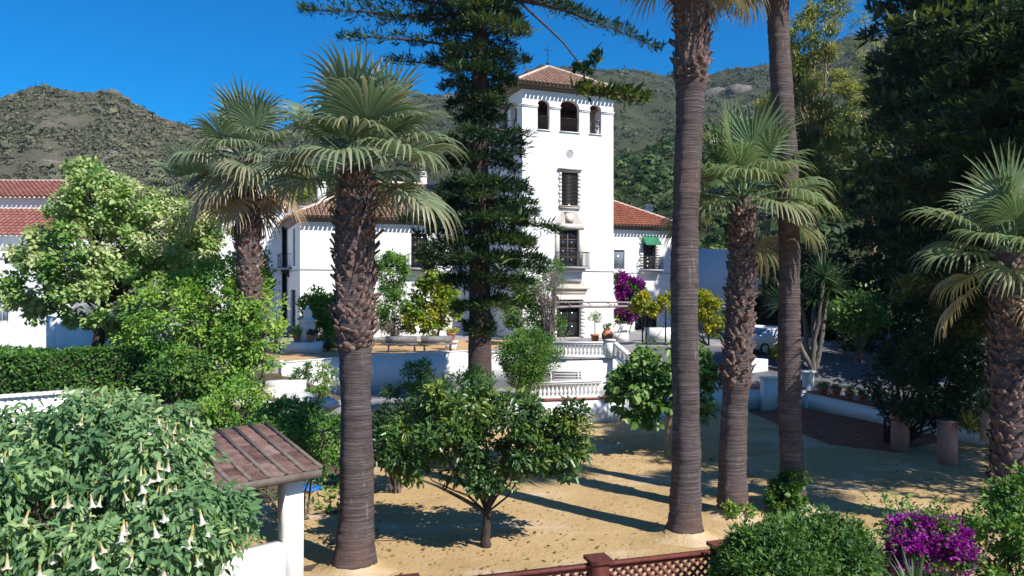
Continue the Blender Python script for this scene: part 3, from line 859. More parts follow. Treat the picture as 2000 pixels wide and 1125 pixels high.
# upper window with stone hood, quoins and louvred blinds
u0, u1, v0, v1 = win2
w2 = window(mansion, front, win2, 2, 4, dep=.10)
m = MB(); m.box((u0 - .28, -.20, v1 + .17), (u1 + .28, -.003, v1 + .27)); m.box((u0 - .2, -.12, v1 + .05), (u1 + .2, -.003, v1 + .167)); m.build('hood', M['stone_trim'], w2, local=True)
m = MB(); m.box((u0 - .14, -.13, v0 - .22), (u1 + .14, -.003, v0 - .05)); m.box((u0 - .2, -.17, v0 - .05), (u1 + .2, .09, v0 - .002)); m.build('sill', M['stone_trim'], w2, local=True)
def quoins(parent, u0, u1, v0, v1, off=0.0, n=8, wd=.22):
    for sgn, uu in ((-1, u0), (1, u1)):
        for k in range(n):
            ww = wd * (1.0 if k % 2 else .72); a = v0 + (v1 - v0) * k / n; b = v0 + (v1 - v0) * (k + 1) / n - .025
            m = MB(); lo, hi = (uu - ww, uu - .003) if sgn < 0 else (uu + .003, uu + ww)
            m.box((lo, off - .045 - .015 * (k % 2), a), (hi, off - .002, b)); m.build('quoin', M['quoin_stone'], parent, local=True)
quoins(w2, u0, u1, v0, v1, 0, 9)
for k in range(22):                                   # blind slats
    y = v0 + .1 + (v1 - v0 - .2) * k / 22
    m = MB(); m.box((u0 + .05, .055, y), (u1 - .05, .08, y + .07)); m.build('slat', M['iron'], w2, local=True)
# balcony door with stone surround and carved shield over it
u0, u1, v0, v1 = bdoor
bd = window(mansion, front, bdoor, 2, 4, dep=.18, fm='brown_wood', name='balcony_door')
m = MB(); t = .30
m.box((u0 - t, -.07, v0), (u0 - .003, -.003, v1 + .02)); m.box((u1 + .003, -.07, v0), (u1 + t, -.003, v1 + .02)); m.box((u0 - t - .1, -.11, v1 + .024), (u1 + t + .1, -.003, v1 + .36))
sh = [(u0 - t, v1 + .363), (u1 + t, v1 + .363), (u1 + t - .12, v1 + .62), (u1 + .0, v1 + .80), (u1 - .18, v1 + 1.25), (u0 + .18, v1 + 1.25), (u0, v1 + .80), (u0 - t + .12, v1 + .62)]
m.prism([(a, b) for a, b in sh], -.06, -.003, mp=lambda x, y, z: (x, z, y))
m.build('stone_surround', M['stone_trim'], bd, local=True)
cu = (u0 + u1) / 2
m = MB(); m.box((cu - .28, -.12, v1 + .46), (cu + .28, -.063, v1 + 1.12)); m.box((cu - .36, -.15, v1 + 1.125), (cu + .36, -.063, v1 + 1.2)); m.lathe([(.02, 0), (.16, .06), (.19, .22), (.1, .4), (.02, .45)], 10, (cu, -.10, v1 + .55), squash=.3); m.build('shield', M['cream_plaster'], bd, local=True)
m = MB(); m.lathe([(.0, 0), (.11, .06), (.13, .16), (.0, .3)], 10, (cu, -.03, v1 + 1.45), squash=.4); m.build('finial', M['cream_plaster'], bd, local=True)
b0, b1 = fx(1085, 525, 0)[0], fx(1152, 525, -.85)[0]; bz = v0 - .02
m = MB(); m.box((b0, -.95, bz - .13), (b1, -.004, bz)); bal = m.build('balcony', M['grey_render'], mansion, local=True)
m = MB(); m.box((b0 + .15, -.5, bz - .33), (b1 - .15, -.004, bz - .134)); m.box((u0 - .1, -.3, bz - 1.0), (u1 + .1, -.004, bz - .334)); m.build('corbel', M['white_plaster'], bal, local=True)
railing(bal, front, b0 + .05, b1 - .05, bz, bz + 1.0, -.90, 22, sides=-.02)
# street door: hood, canopy, quoins, leaves
u0, u1, v0, v1 = gdoor
gd = window(mansion, front, gdoor, 2, 3, dep=.22, fm='dark_wood', name='door', gm='dark_glass')
hz = v1 + .08
m = MB(); m.box((u0 - .2, -.32, hz + .30), (u1 + .55, -.003, hz + .48)); m.box((u0 - .1, -.18, hz), (u1 + .35, -.003, hz + .297))
m.prism([(u0 + .1, hz + .483), (u1 + .4, hz + .483), (u1 + .1, hz + .85), (u0 + .3, hz + 1.0)], -.16, -.003, mp=lambda x, y, z: (x, z, y)); m.build('door_hood', M['stone_trim'], gd, local=True)
quoins(gd, u0, u1, v0, v1, 0, 12, .34)
# scalloped canopy
m = MB(); k = 26; V = []; Fa = []
for i in range(k + 1):
    x = u0 - .1 + (u1 - u0 + .45) * i / k
    V += [(x, -.01, hz - .02), (x, -.55, hz - .22), (x, -.555, hz - .36 - .05 * (i % 2))]
for i in range(k):
    a = i * 3; Fa += [(a, a + 3, a + 4, a + 1), (a + 1, a + 4, a + 5, a + 2)]
m.add(V, Fa); m.build('canopy', M['cream_plaster'], gd, local=True)
# string course
zs = fx(1180, 530)[1]
m = MB(); m.box((b1 + .05, -.035, zs - .03), (TW + .035, -.002, zs + .03)); m.box((-.035, -.035, zs - .03), (b0 - .05, -.002, zs + .03)); m.build('string_course', M['grey_render'], mansion, local=True)
m = MB(); m.box((-.03, .0, zs - .03), (-.002, WO - .01, zs + .03)); m.build('string_course', M['grey_render'], mansion, local=True)

# --- cross on the tower
cx = TW / 2
m = MB(); zc = ZT + 2.3
m.tube([(cx, cx, zc), (cx, cx, zc + 1.75)], .025, 6); m.beam((cx - .32, cx, zc + 1.30), (cx + .32, cx, zc + 1.30), .04, .04); m.lathe([(.02, 0), (.12, .08), (.12, .16), (.02, .24)], 8, (cx, cx, zc + .2)); m.beam((cx - .18, cx, zc + .95), (cx + .18, cx, zc + .95), .02, .02)
m.build('cross', M['iron'], mansion, local=True)

# --- left wing
ZW = 8.30
lw_win = rect(803, 456, 834, 523, fx, WO)
lw2 = rect(905, 456, 936, 523, fx, WO)
mb = MB(); wall(mb, front, WL, -.004, -.1, ZW, .35, [lw_win, lw2]) if False else None
frontL = lambda u, v, w: (u, WO + w, v)
mb = MB(); wall(mb, frontL, WL, 3.0, -.1, ZW, .35, [lw_win]); mb.build('wall', M['white_plaster'], mansion, local=True)
sideL = lambda u, v, w: (WL + w, u, v)
rs = [rect(572.3, 446, 576.2, 520, sx, WL), rect(553.8, 452, 558.2, 518, sx, WL)]
ds = [rect(567.5, 566, 577, 640, sx, WL), rect(549.8, 564, 558, 630, sx, WL)]
mb = MB(); wall(mb, sideL, WO + .352, WO + WD, -.1, ZW, .35, rs + ds); mb.build('wall', M['white_plaster'], mansion, local=True)
mb = MB(); mb.box((WL + .36, WO + WD - .3, -.1), (6, WO + WD, ZW)); mb.build('wall', M['white_plaster'], mansion, local=True)
hiproof(mansion, WL - .55, 6.2, WO - .55, WO + WD + .55, ZW + .03, ZW + 3.40, 'tile_brown', sides='fbl', wallrect=(WL, 6.0, WO, WO + WD))
for r_ in rs: window(mansion, sideL, r_, 1, 3, dep=.12)
for r_ in ds: window(mansion, sideL, r_, 2, 3, dep=.15, name='door')
for r_ in ds:
    m = MB(); m.box((WL - .9, r_[0] - .3, -.05), (WL - .004, r_[1] + .3, r_[2] - .004)); m.box((WL - 1.3, r_[0] - .3, -.05), (WL - .904, r_[1] + .3, r_[2] / 2)); m.build('doorstep', M['concrete'], mansion, local=True)
by0, bz0 = sx(570, 525, WL); by1 = sx(541, 522, WL)[0]; bz0 = rs[0][2] - .05
m = MB(); m.box((WL - .8, by0, bz0 - .14), (WL - .004, by1, bz0)); sb = m.build('balcony', M['grey_render'], mansion, local=True)
railing(sb, sideL, by0 + .05, by1 - .05, bz0, bz0 + 1.0, -.76, 30, sides=-.02)
for k in (0.15, .5, .85):
    yb = by0 + (by1 - by0) * k; m = MB(); m.prism([(0, 0), (-.7, 0), (0, -.6)], -.04, .04, mp=lambda x, y, z: (WL - .004 + x, yb + z, bz0 - .145 + y)); m.build('bracket', M['iron'], sb, local=True)
w_ = window(mansion, frontL, lw_win, 2, 4, dep=.16)
u0, u1, v0, v1 = lw_win
for s_, a_ in ((-1, u0), (1, u1)):
    m = MB(); lo, hi = (a_ - .5, a_ - .02) if s_ < 0 else (a_ + .02, a_ + .5)
    m.box((lo, WO - .05, v0), (hi, WO - .004, v1))
m = MB(); m.box((u0 - .35, WO - .75, v0 - .16), (u1 + .35, WO - .004, v0 - .02)); b2 = m.build('balcony', M['grey_render'], mansion, local=True)
railing(b2, frontL, u0 - .3, u1 + .3, v0 - .02, v0 + .95, -.70, 14, sides=-.02)
zs2 = fx(640, 527, WO)[1]
m = MB(); m.box((WL - .03, WO - .03, zs2 - .03), (-.05, WO - .002, zs2 + .03)); m.box((WL - .03, WO - .002, zs2 - .03), (WL - .002, WO + WD, zs2 + .03)); m.build('string_course', M['grey_render'], mansion, local=True)
def chimney(x, y, z0, z1, w=.55):
    m = MB(); m.box((x - w / 2, y - w / 2, z0), (x + w / 2, y + w / 2, z1)); c_ = m.build('chimney', M['white_plaster'], mansion, local=True)
    m = MB(); m.box((x - w * .62, y - w * .62, z1 + .002), (x + w * .62, y + w * .62, z1 + .10)); m.build('cap', M['stone_trim'], c_, local=True)
    m = MB()
    for a in (-1, 1):
        for b in (-1, 1): m.box((x + a * w * .35 - .05, y + b * w * .35 - .05, z1 + .102), (x + a * w * .35 + .05, y + b * w * .35 + .05, z1 + .34))
    m.box((x - w * .55, y - w * .55, z1 + .342), (x + w * .55, y + w * .55, z1 + .42)); m.build('cowl', M['white_plaster'], c_, local=True)
v = LP(628, 385, 1, WO + 9.5); chimney(v.x, v.y, v.z - 1.5, LP(628, 366, 1, WO + 9.5).z, .62)
v = LP(826, 356, 1, WO + 7.0); chimney(v.x, v.y, v.z - .6, LP(826, 346, 1, WO + 7.0).z, .5)
# lower annex behind
m = MB(); m.box((WL + .2, WO + WD + .01, -.1), (WL + 9, WO + WD + 9, 6.9)); an = m.build('annex_wall', M['old_plaster'], mansion, local=True)
for q in (1.6, 4.4, 7.0):
    m = MB(); yy = WO + WD + q
    m.box((WL + .12, yy, 4.4), (WL + .196, yy + .8, 6.2)); m.build('shutter', M['grey_render'], an, local=True)
m = MB(); A0 = (WL - .3, WO + WD - .2, 6.95)
m.add([(WL - .3, WO + WD + .02, 6.95), (WL - .3, WO + WD + 9.3, 6.95), (WL + 5, WO + WD + 9.3, 8.4), (WL + 5, WO + WD + .02, 8.4)], [(0, 1, 2, 3)])
ar = m.build('annex_roof', M['tile_brown'], mansion, local=True)
t = MB(); tiles(t, (WL - .3, WO + WD + 9.3, 6.95), (WL - .3, WO + WD + .05, 6.95), Vector((5.3, 0, 1.45)), lambda a: 5.4); tt = t.build('roof_tiles', M['tile_brown'], ar, local=True); tt['kind'] = 'stuff'

# --- right wing
ZR = 8.45
frontR = lambda u, v, w: (u, WO + w, v)
rwin = rect(1256, 476, 1281, 526, fx, WO); rsm = rect(1199, 488, 1220, 526, fx, WO); rlow = rect(1240, 608, 1285, 662, fx, WO)
rlow = (rlow[0], rlow[1], max(.05, rlow[2]), rlow[3])
mb = MB(); wall(mb, frontR, TW - 2, RX, -.1, ZR, .35, [rwin, rsm, rlow]); mb.build('wall', M['white_plaster'], mansion, local=True)
mb = MB(); mb.box((RX - .35, WO + .352, -.1), (RX, WO + RD, ZR)); mb.build('wall', M['white_plaster'], mansion, local=True)
mb = MB(); mb.box((TW - 2, WO + RD - .3, -.1), (RX - .352, WO + RD, ZR)); mb.build('wall', M['white_plaster'], mansion, local=True)
hiproof(mansion, TW - 4, RX + .55, WO - .55, WO + RD + .55, ZR + .03, ZR + 2.75, 'tile_orange', sides='fbr', wallrect=(TW - 3, RX, WO, WO + RD))
w_ = window(mansion, frontR, rwin, 1, 6, dep=.14)
quoins(w_, rwin[0], rwin[1], rwin[2], rwin[3] + .6, WO, 12, .34)
u0, u1, v0, v1 = rwin
m = MB(); m.add([(u0 - .1, WO - .01, v1 + .62), (u1 + .15, WO - .01, v1 + .62), (u1 + .15, WO - .62, v1 - .02), (u0 - .1, WO - .62, v1 - .02), (u1 + .15, WO - .62, v1 - .14), (u0 - .1, WO - .62, v1 - .14)], [(0, 1, 2, 3), (3, 2, 4, 5)])
m.add([(u0 - .1, WO - .01, v1 + .62), (u0 - .1, WO - .62, v1 - .02), (u0 - .1, WO - .01, v1 - .02)], [(0, 1, 2)])
m.build('awning', M['awning_green'], w_, local=True)
m = MB(); m.box((u0 - .35, WO - .7, v0 - .15), (u1 + .35, WO - .004, v0 - .02)); b3 = m.build('balcony', M['grey_render'], mansion, local=True)
railing(b3, frontR, u0 - .3, u1 + .3, v0 - .02, v0 + .95, -.66, 14, sides=-.02)
m = MB(); m.box((u0 - .2, WO - .4, v0 - .38), (u1 + .2, WO - .004, v0 - .154)); m.build('corbel', M['white_plaster'], b3, local=True)
window(mansion, frontR, rsm, 1, 1, dep=.10, gm='grey_glass', fm='grey_render')
window(mansion, frontR, rlow, 3, 2, dep=.2, name='window')
m = MB(); m.box((TW + .01, WO - .03, zs - .0), (u0 - .4, WO - .002, zs + .06)); m.box((u1 + .4, WO - .03, zs), (RX + .03, WO - .002, zs + .06)); m.build('string_course', M['grey_render'], mansion, local=True)
v = LP(1267, 415, 1, WO + 8.0); chimney(v.x, v.y, v.z - 1.4, LP(1267, 408, 1, WO + 8.0).z, .5)

# ------------------------------------------------------------------ plants: helpers
def env(px0, py0, px1, py1, Y, ry=None):
    c = P((px0 + px1) / 2, (py0 + py1) / 2, Y)
    rx = (px1 - px0) / 2 / F * Y; rz = (py1 - py0) / 2 / F * Y
    return (np.array(tuple(c)), np.array([rx, ry or rx, rz]))

def rdir(n):
    d = RNG.normal(size=(n, 3)); return d / np.linalg.norm(d, axis=1, keepdims=True)

def clump_centres(envs, n, inner=0.45):
    vol = np.array([e[1].prod() ** (2 / 3) for e in envs]); pick = RNG.choice(len(envs), n, p=vol / vol.sum())
    d = rdir(n); u = inner + (1 - inner) * RNG.random(n) ** 0.6
    return np.array([envs[k][0] for k in pick]) + d * u[:, None] * np.array([envs[k][1] for k in pick]) * 0.92, d

def crown(mb, centres, outd, cr, per, L, Wd, droop=0.0, up=0.3, tone=None, spread=0.25, hi=True, flat=0.75, fold=0.25, curl=0.0, mi=0, smin=None, tonevar=0.16):
    n = len(centres)
    r = cr * np.exp(RNG.normal(0, 0.25, n))
    d = rdir(n * per).reshape(n, per, 3)
    rad = RNG.random((n, per, 1)) ** 0.45
    Cc = centres[:, None] + d * rad * r[:, None, None] * np.array([1, 1, flat])
    U = d * 0.7 + outd[:, None] * 0.35 + RNG.normal(0, 0.55, d.shape) + np.array([0, 0, -droop])
    N = d * 0.5 + np.array([0, 0, up + 0.5]) + RNG.normal(0, 0.45, d.shape) + np.array([0.5, -0.45, 0.3])
    t0 = RNG.beta(1.8, 2.2, (n, 1)) if tone is None else tone[:, None]
    t = np.clip(t0 + RNG.normal(0, tonevar, (n, per)), 0, 1)
    s = np.exp(RNG.normal(0, spread, n * per))
    mb.leaves(Cc.reshape(-1, 3), U.reshape(-1, 3), N.reshape(-1, 3), L * s, Wd * s, t.ravel(), hi=hi, fold=fold, curl=curl, mi=mi)
    return mb

def curve(a, b, sag=0.0, n=6, wob=0.05):
    a, b = np.array(tuple(a), float), np.array(tuple(b), float)
    t = np.linspace(0, 1, n)[:, None]
    p = a + (b - a) * t
    p[:, 2] += sag * 4 * (t * (1 - t))[:, 0] * np.linalg.norm(b - a)
    p[1:-1] += RNG.normal(0, wob, (n - 2, 3)) * np.linalg.norm(b - a) * 0.5
    return p

def plant(name, label, cat, base, envs, n, cr, per, L, Wd, mat, trunk=None, tr=0.15, bark='bark_grey', limbs=10, group=None, stems=0, kw=None, extra=None, inner=0.45, crown_name='crown'):
    """a tree or shrub: Empty at the base with trunk and crown"""
    base = Vector(base)
    root = thing(name, label, cat, base, 0, group)
    C, D = clump_centres(envs, n, inner)
    C[:, 2] = np.maximum(C[:, 2], base.z + .05)
    mb = crown(MB(), C, D, cr, per, L, Wd, **(kw or {}))
    if extra: extra(mb)
    o = mb.build(crown_name, M[mat], root); o['kind'] = 'stuff'
    tb = MB()
    top = Vector(trunk) if trunk is not None else None
    if top is not None:
        pts = curve(base, top, 0, 7, 0.03); tb.tube(pts, np.linspace(tr * 1.25, tr * .7, 7), 9, wob=.08)
        for q, k in enumerate(RNG.choice(len(C), min(limbs, len(C)), replace=False)):
            tb.tube(curve(pts[-1 if RNG.random() > .4 else -2], C[k], .06, 6), np.linspace(tr * (.62 if q < 3 else .26), .010, 6), 6)
    if stems:
        for k in RNG.choice(len(C), min(stems, len(C)), replace=False):
            b = np.array(tuple(base)) + np.array([RNG.normal(0, tr * 2), RNG.normal(0, tr * 2), 0])
            tb.tube(curve(b, C[k], .04, 6), np.linspace(tr * .6, .012, 6), 6)
    if tb.n: tb.build('trunk' if top is not None else 'stem', M[bark], root)
    return root

# ------------------------------------------------------------------ fan palms
def frond_mesh(name, elev, pet, R, droop, dry, seed, segs=30, span=112, mats='palm_leaf', stiff=1.0):
    """a fan frond leaving the origin along +X; gravity already in it"""
    r = np.random.default_rng(seed)
    mb = MB()
    e = math.radians(elev)
    n = 6
    p = [np.zeros(3)]; a = e
    for i in range(n):
        a -= math.radians(droop * 0.30) / n * (0.4 + 0.6 * i / n) * max(0.1, math.cos(e))
        p.append(p[-1] + np.array([math.cos(a), 0, math.sin(a)]) * pet / n)
    mb.tube(p, np.linspace(.040, .016, n + 1), 5, rnd=.4)
    h = p[-1]; A = np.array([math.cos(a), 0, math.sin(a)]); S = np.array([0, 1.0, 0]); Nn = np.cross(A, S) * -1
    if Nn[2] < 0 and elev < 88: Nn = -Nn
    V, Fa, Rn, Dr = [], [], [], []
    k = 0
    for i in range(segs):
        ph = math.radians(-span + 2 * span * (i + .5) / segs) + r.normal(0, .02)
        dph = math.radians(2 * span / segs) * .5
        Ls = R * (0.72 + 0.28 * math.cos(ph * .75)) * r.uniform(.88, 1.08)
        d0 = A * math.cos(ph) + S * math.sin(ph)
        side = -A * math.sin(ph) + S * math.cos(ph)
        cup = Nn * (0.22 * abs(math.sin(ph)) )           # the fan is cupped
        d = d0 + cup; d /= np.linalg.norm(d)
        pos = h.copy(); dirv = d.copy(); pts = [pos]; fr = [0]
        m = 6
        for j in range(m):
            f = (j + 1) / m
            g = max(0, f - .42) * droop / 55.0 * (1.0 + .35 * r.random()) * .85 / stiff
            dirv = dirv + np.array([0, 0, -1]) * g; dirv /= np.linalg.norm(dirv)
            pos = pos + dirv * Ls / m
            pts.append(pos); fr.append(f)
        tone = np.clip(.5 + r.normal(0, .2), 0, 1)
        dd = np.clip(dry + r.normal(0, .14), 0, 1)
        for j in range(m + 1):
            f = fr[j]
            w = Ls * f * math.tan(dph) if f < .5 else Ls * .5 * math.tan(dph) * max(0.04, (1 - f) / .5) ** .8
            w = max(w, .004)
            V += [pts[j] - side * w, pts[j] + Nn * (w * .55), pts[j] + side * w]
        for j in range(m):
            b = k + j * 3
            Fa += [(b, b + 3, b + 4, b + 1), (b + 1, b + 4, b + 5, b + 2)]
            f = fr[j + 1]
            tipdry = np.clip(dd + max(0, f - .55) * (.35 + .9 * dry), 0, 1)
            Rn += [tone, tone]; Dr += [tipdry, tipdry]
        k += (m + 1) * 3
    mb.add(V, Fa, rnd=np.array(Rn), dry=np.array(Dr))
    return mb.mesh(name, M[mats])

FR = {}
def fronds_for(mats, R, pet, key):
    L = []
    for i, (el, dr, dy) in enumerate([(86, 6, 0), (78, 12, 0), (66, 22, 0), (54, 34, .0), (42, 46, .0), (30, 58, .02), (18, 70, .05), (6, 80, .10), (-8, 86, .22), (-24, 80, .45), (-42, 66, .8), (-60, 50, 1.0)]):
        L.append([frond_mesh('frond', el + v * 4, pet * (0.78 + .03 * i), R, dr, dy, 100 * i + v + len(key) * 7, mats=mats) for v in range(2)])
    FR[key] = L
boot_mb = MB()
_b = []
for (x, w, z) in ((-.01, .085, -.02), (.03, .085, .04), (.058, .065, .10), (.078, .028, .15)): _b += [(x - .012, -w, z), (x + .020, 0, z - .008), (x - .012, w, z), (x - .012, 0, z + .012)]
boot_mb.add(_b, [(i * 4 + k, i * 4 + (k + 1) % 4, i * 4 + 4 + (k + 1) % 4, i * 4 + 4 + k) for i in range(3) for k in range(4)] + [(12, 13, 14, 15)])
BOOT = boot_mb.mesh('leaf_base', M['boot'])

def palm(label, base, top, prof, boots, key, levels, bark='palm_trunk', seed=0, rows=.17, around=11, bs=1.0, extra=(), fs=1.0):
    """prof: [(height fraction, radius)]; boots: (z0, z1) heights over the base covered with old leaf bases; levels: counts per frond level"""
    base, top = Vector(base), Vector(top)
    r = random.Random(seed)
    root = thing('fan_palm', label, 'palm', base, 0, 'tall fan palms of the garden')
    hgt = top.z - base.z
    n = int(hgt / .075)
    ts = np.linspace(0, 1, n)
    lean = np.array([top.x - base.x, top.y - base.y])
    pts = np.stack([lean[0] * ts ** 1.3, lean[1] * ts ** 1.3, hgt * ts], -1) + np.array(tuple(base))
    rad = np.interp(ts, [p[0] for p in prof], [p[1] for p in prof])
    ph = r.uniform(0, 6); zz_ = hgt * ts
    rad = rad * (1 + .028 * np.sin(zz_ * 1.1 + ph) + .02 * np.sin(zz_ * 2.7 + 2 * ph) + .012 * np.sin(zz_ * 6.1 + ph))
    pts[:, 0] += .05 * np.sin(zz_ * .55 + ph) * np.clip(ts * 6, 0, 1); pts[:, 1] += .05 * np.cos(zz_ * .6 + ph) * np.clip(ts * 6, 0, 1)
    rr = rad * (1 + np.where(np.arange(n) % 2 == 0, .014, -.010) + RNG.normal(0, .018, n))
    mb = MB(); mb.tube(pts, rr, 18, wob=.018)
    mb.build('trunk', M[bark], root)
    ang = np.arange(26) / 26 * 6.2832; mo = MB(); V = []
    for f, h in ((.98, .16), (1.18, .09), (1.55, .035), (2.0, -.03)):
        q = rad[0] * f * (1 + RNG.normal(0, .05, 26)); V += [(base.x + a_ * math.cos(t_), base.y + a_ * math.sin(t_), base.z + h + RNG.normal(0, .008)) for a_, t_ in zip(q, ang)]
    mo.add(V, [(i * 26 + j, i * 26 + (j + 1) % 26, (i + 1) * 26 + (j + 1) % 26, (i + 1) * 26 + j) for i in range(3) for j in range(26)]); mo.build('root_mound', M['sand' if base.z < .01 else 'soil'], root, smooth=True)
    cen = lambda z: (np.interp(z / hgt, ts, pts[:, 0]) - base.x, np.interp(z / hgt, ts, pts[:, 1]) - base.y)
    z0, z1 = boots
    k = 0; z = z0
    cnt = 0
    mass = MB(); bv = np.array([v.co[:] for v in BOOT.vertices]); bf = [tuple(p.vertices) for p in BOOT.polygons]
    while z < z1:
        R_ = np.interp(z / hgt, ts, rad)
        cx_, cy_ = cen(z)
        for i in range(around):
            a = 2 * math.pi * (i + .5 * (k % 2)) / around + r.uniform(-.14, .14)
            s = bs * r.uniform(.65, 1.35)
            loc = (cx_ + math.cos(a) * R_ * .93, cy_ + math.sin(a) * R_ * .93, z + r.uniform(-.06, .06))
            rot = (r.uniform(-.45, .45), r.uniform(-.5, .6), a); scl = (s * r.uniform(.6, 1.3), s * r.uniform(.8, 1.2), s * r.uniform(.7, 1.4))
            if math.sin(a) < .25 and cnt < 300:
                put('leaf_base', BOOT, root, loc, rot, scl); cnt += 1
            else:
                mt = np.array(Matrix.LocRotScale(loc, __import__('mathutils').Euler(rot), scl))
                mass.add(bv @ mt[:3, :3].T + mt[:3, 3] + np.array(tuple(base)), bf)
        z += rows * r.uniform(.9, 1.1); k += 1
    if mass.n:
        o = mass.build('old_leaf_bases', M['boot'], root); o['kind'] = 'stuff'
    g = 0.0
    cx_, cy_ = cen(hgt)
    zz = hgt + .25
    for lv, num in enumerate(levels):
        for i in range(num):
            g += 2.399963
            a = g + r.uniform(-.25, .25)
            m = FR[key][lv][r.randrange(2)]
            s = r.uniform(.8, 1.1) * fs
            put('frond', m, root, (cx_ + .1 * math.cos(a), cy_ + .1 * math.sin(a), zz - .055 * lv), (r.uniform(-.2, .2), r.uniform(-.2, .2), a), (s, s, s))
    for (a, lv, s) in extra:
        put('frond', FR[key][lv][0], root, (cx_ + .1 * math.cos(a), cy_ + .1 * math.sin(a), zz - .05 * lv), (0, 0, a), (s, s, s))
    return root

fronds_for('palm_leaf', 1.42, 1.2, 'std')
fronds_for('palm_leaf_bright', 1.42, 1.25, 'wide')
b = G(692, 1110)
palm('stout fan palm with shaggy crown beside the tiled shelter', b, P(700, 322, b.y), [(0, .47), (.04, .44), (.12, .37), (.4, .335), (.56, .345), (.6, .40), (.92, .40), (1, .33)], (4.75, 8.5), 'std', [1, 2, 3, 3, 4, 4, 4, 4, 2, 0, 0, 0], seed=1, rows=.12, around=15, bs=1.05, fs=1.03)
b2 = P(490, 785, 28.5)
palm('fan palm with brown skirt standing behind the bright green bushes', b2, P(480, 312, 28.5), [(0, .5), (.3, .42), (.8, .42), (1, .36)], (1.5, 8.6), 'std', [1, 1, 2, 2, 3, 4, 4, 4, 5, 5, 4, 2], seed=2, rows=.2, around=12, bs=1.3, fs=1.1)
b3 = P(378, 690, 36)
palm('half hidden fan palm poking out over the pale leafy tree', b3, P(372, 375, 36), [(0, .5), (1, .42)], (4.6, 7.4), 'std', [1, 2, 2, 3, 3, 3, 4, 4, 4, 4, 3, 2], seed=3, rows=.3, around=9, bs=1.3)
bA = G(1337, 1045)
palm('tall grey palm trunk nearest the lattice fence', bA, P(1349, -120, bA.y), [(0, .45), (.03, .40), (.1, .35), (.35, .32), (.65, .33), (.74, .34), (.78, .39), (1, .42)], (11.0, 14.4), 'std', [1, 2, 2, 3, 3, 3, 4, 4, 5, 4, 2, 0], bark='palm_trunk', seed=4, rows=.12, around=13, bs=.95)
bB = G(1549, 992)
palm('tall slim palm trunk with ivy round its foot', bB, P(1518, -140, bB.y), [(0, .42), (.04, .35), (.12, .30), (.4, .28), (.75, .29), (1, .30)], (14.2, 15.6), 'std', [1, 2, 2, 3, 3, 3, 4, 4, 4, 3, 1, 0], seed=5, rows=.2, around=10)
bC = G(1432, 1003)
palm('shorter fan palm with rough trunk between two tall palm trunks', bC, P(1449, 385, bC.y), [(0, .46), (.06, .40), (.2, .35), (.36, .33), (.42, .37), (.8, .34), (1, .27)], (3.45, 8.2), 'wide', [1, 1, 2, 2, 3, 3, 4, 4, 3, 1, 0, 0], seed=6, rows=.125, around=13, bs=.95)
bD = P(1972, 1050, 18.6); bD.z = 0
palm('thick trunked fan palm standing at the right edge by the dark dome tree', bD, P(1985, 495, 18.6), [(0, .52), (.2, .47), (1, .42)], (1.2, 6.6), 'wide', [1, 1, 2, 2, 2, 3, 3, 3, 3, 2, 1, 0], seed=7, rows=.15, around=14, bs=1.15)

# ------------------------------------------------------------------ conifers
def needles(mb, base, tip, dens, wid, L, Wd, tone, sag, up=.45, start=.25, tube_r=.05, bark_mb=None, hang=0.0):
    """one branch with its sprays"""
    n = 9
    t = np.linspace(0, 1, n)[:, None]
    a, b = np.array(tuple(base), float), np.array(tuple(tip), float)
    ln = np.linalg.norm(b - a)
    c = a + (b - a) * t
    c[:, 2] += sag * ln * (t * (1 - t))[:, 0] * 4
    if bark_mb is not None: bark_mb.tube(c, np.linspace(tube_r, .012, n), 5)
    k = max(6, int(dens * ln))
    s = start + (1 - start) * RNG.random(k)
    pos = np.stack([np.interp(s, t[:, 0], c[:, i]) for i in range(3)], -1)
    d = (b - a) / ln
    sd = np.cross(d, [0, 0, 1.0]); sd /= np.linalg.norm(sd) + 1e-9
    lat = RNG.uniform(-1, 1, k)
    wloc = wid * ln * np.minimum(1, (1 - s) * 2.2 + .12) * np.minimum(1, .35 + s * 1.6)
    pos = pos + sd * (lat * wloc)[:, None] + d * (np.abs(lat) * wloc * .45)[:, None] + np.array([0, 0, 1]) * (RNG.normal(0, .06, k) - hang * RNG.random(k) * ln)[:, None]
    m = 5
    q = np.repeat(pos, m, 0) + RNG.normal(0, .07, (k * m, 3))
    U = d * .55 + sd * np.repeat(lat, m)[:, None] * .6 + RNG.normal(0, .45, (k * m, 3)) + np.array([0, 0, up])
    Nn = np.array([0.2, -.2, 1.0]) + RNG.normal(0, .5, (k * m, 3))
    tn = np.clip(tone + np.repeat(RNG.normal(0, .14, k), m) + RNG.normal(0, .1, k * m), 0, 1)
    sc = np.exp(RNG.normal(0, .25, k * m))
    mb.leaves(q, U, Nn, L * sc, Wd * sc, tn, hi=False, fold=.3)

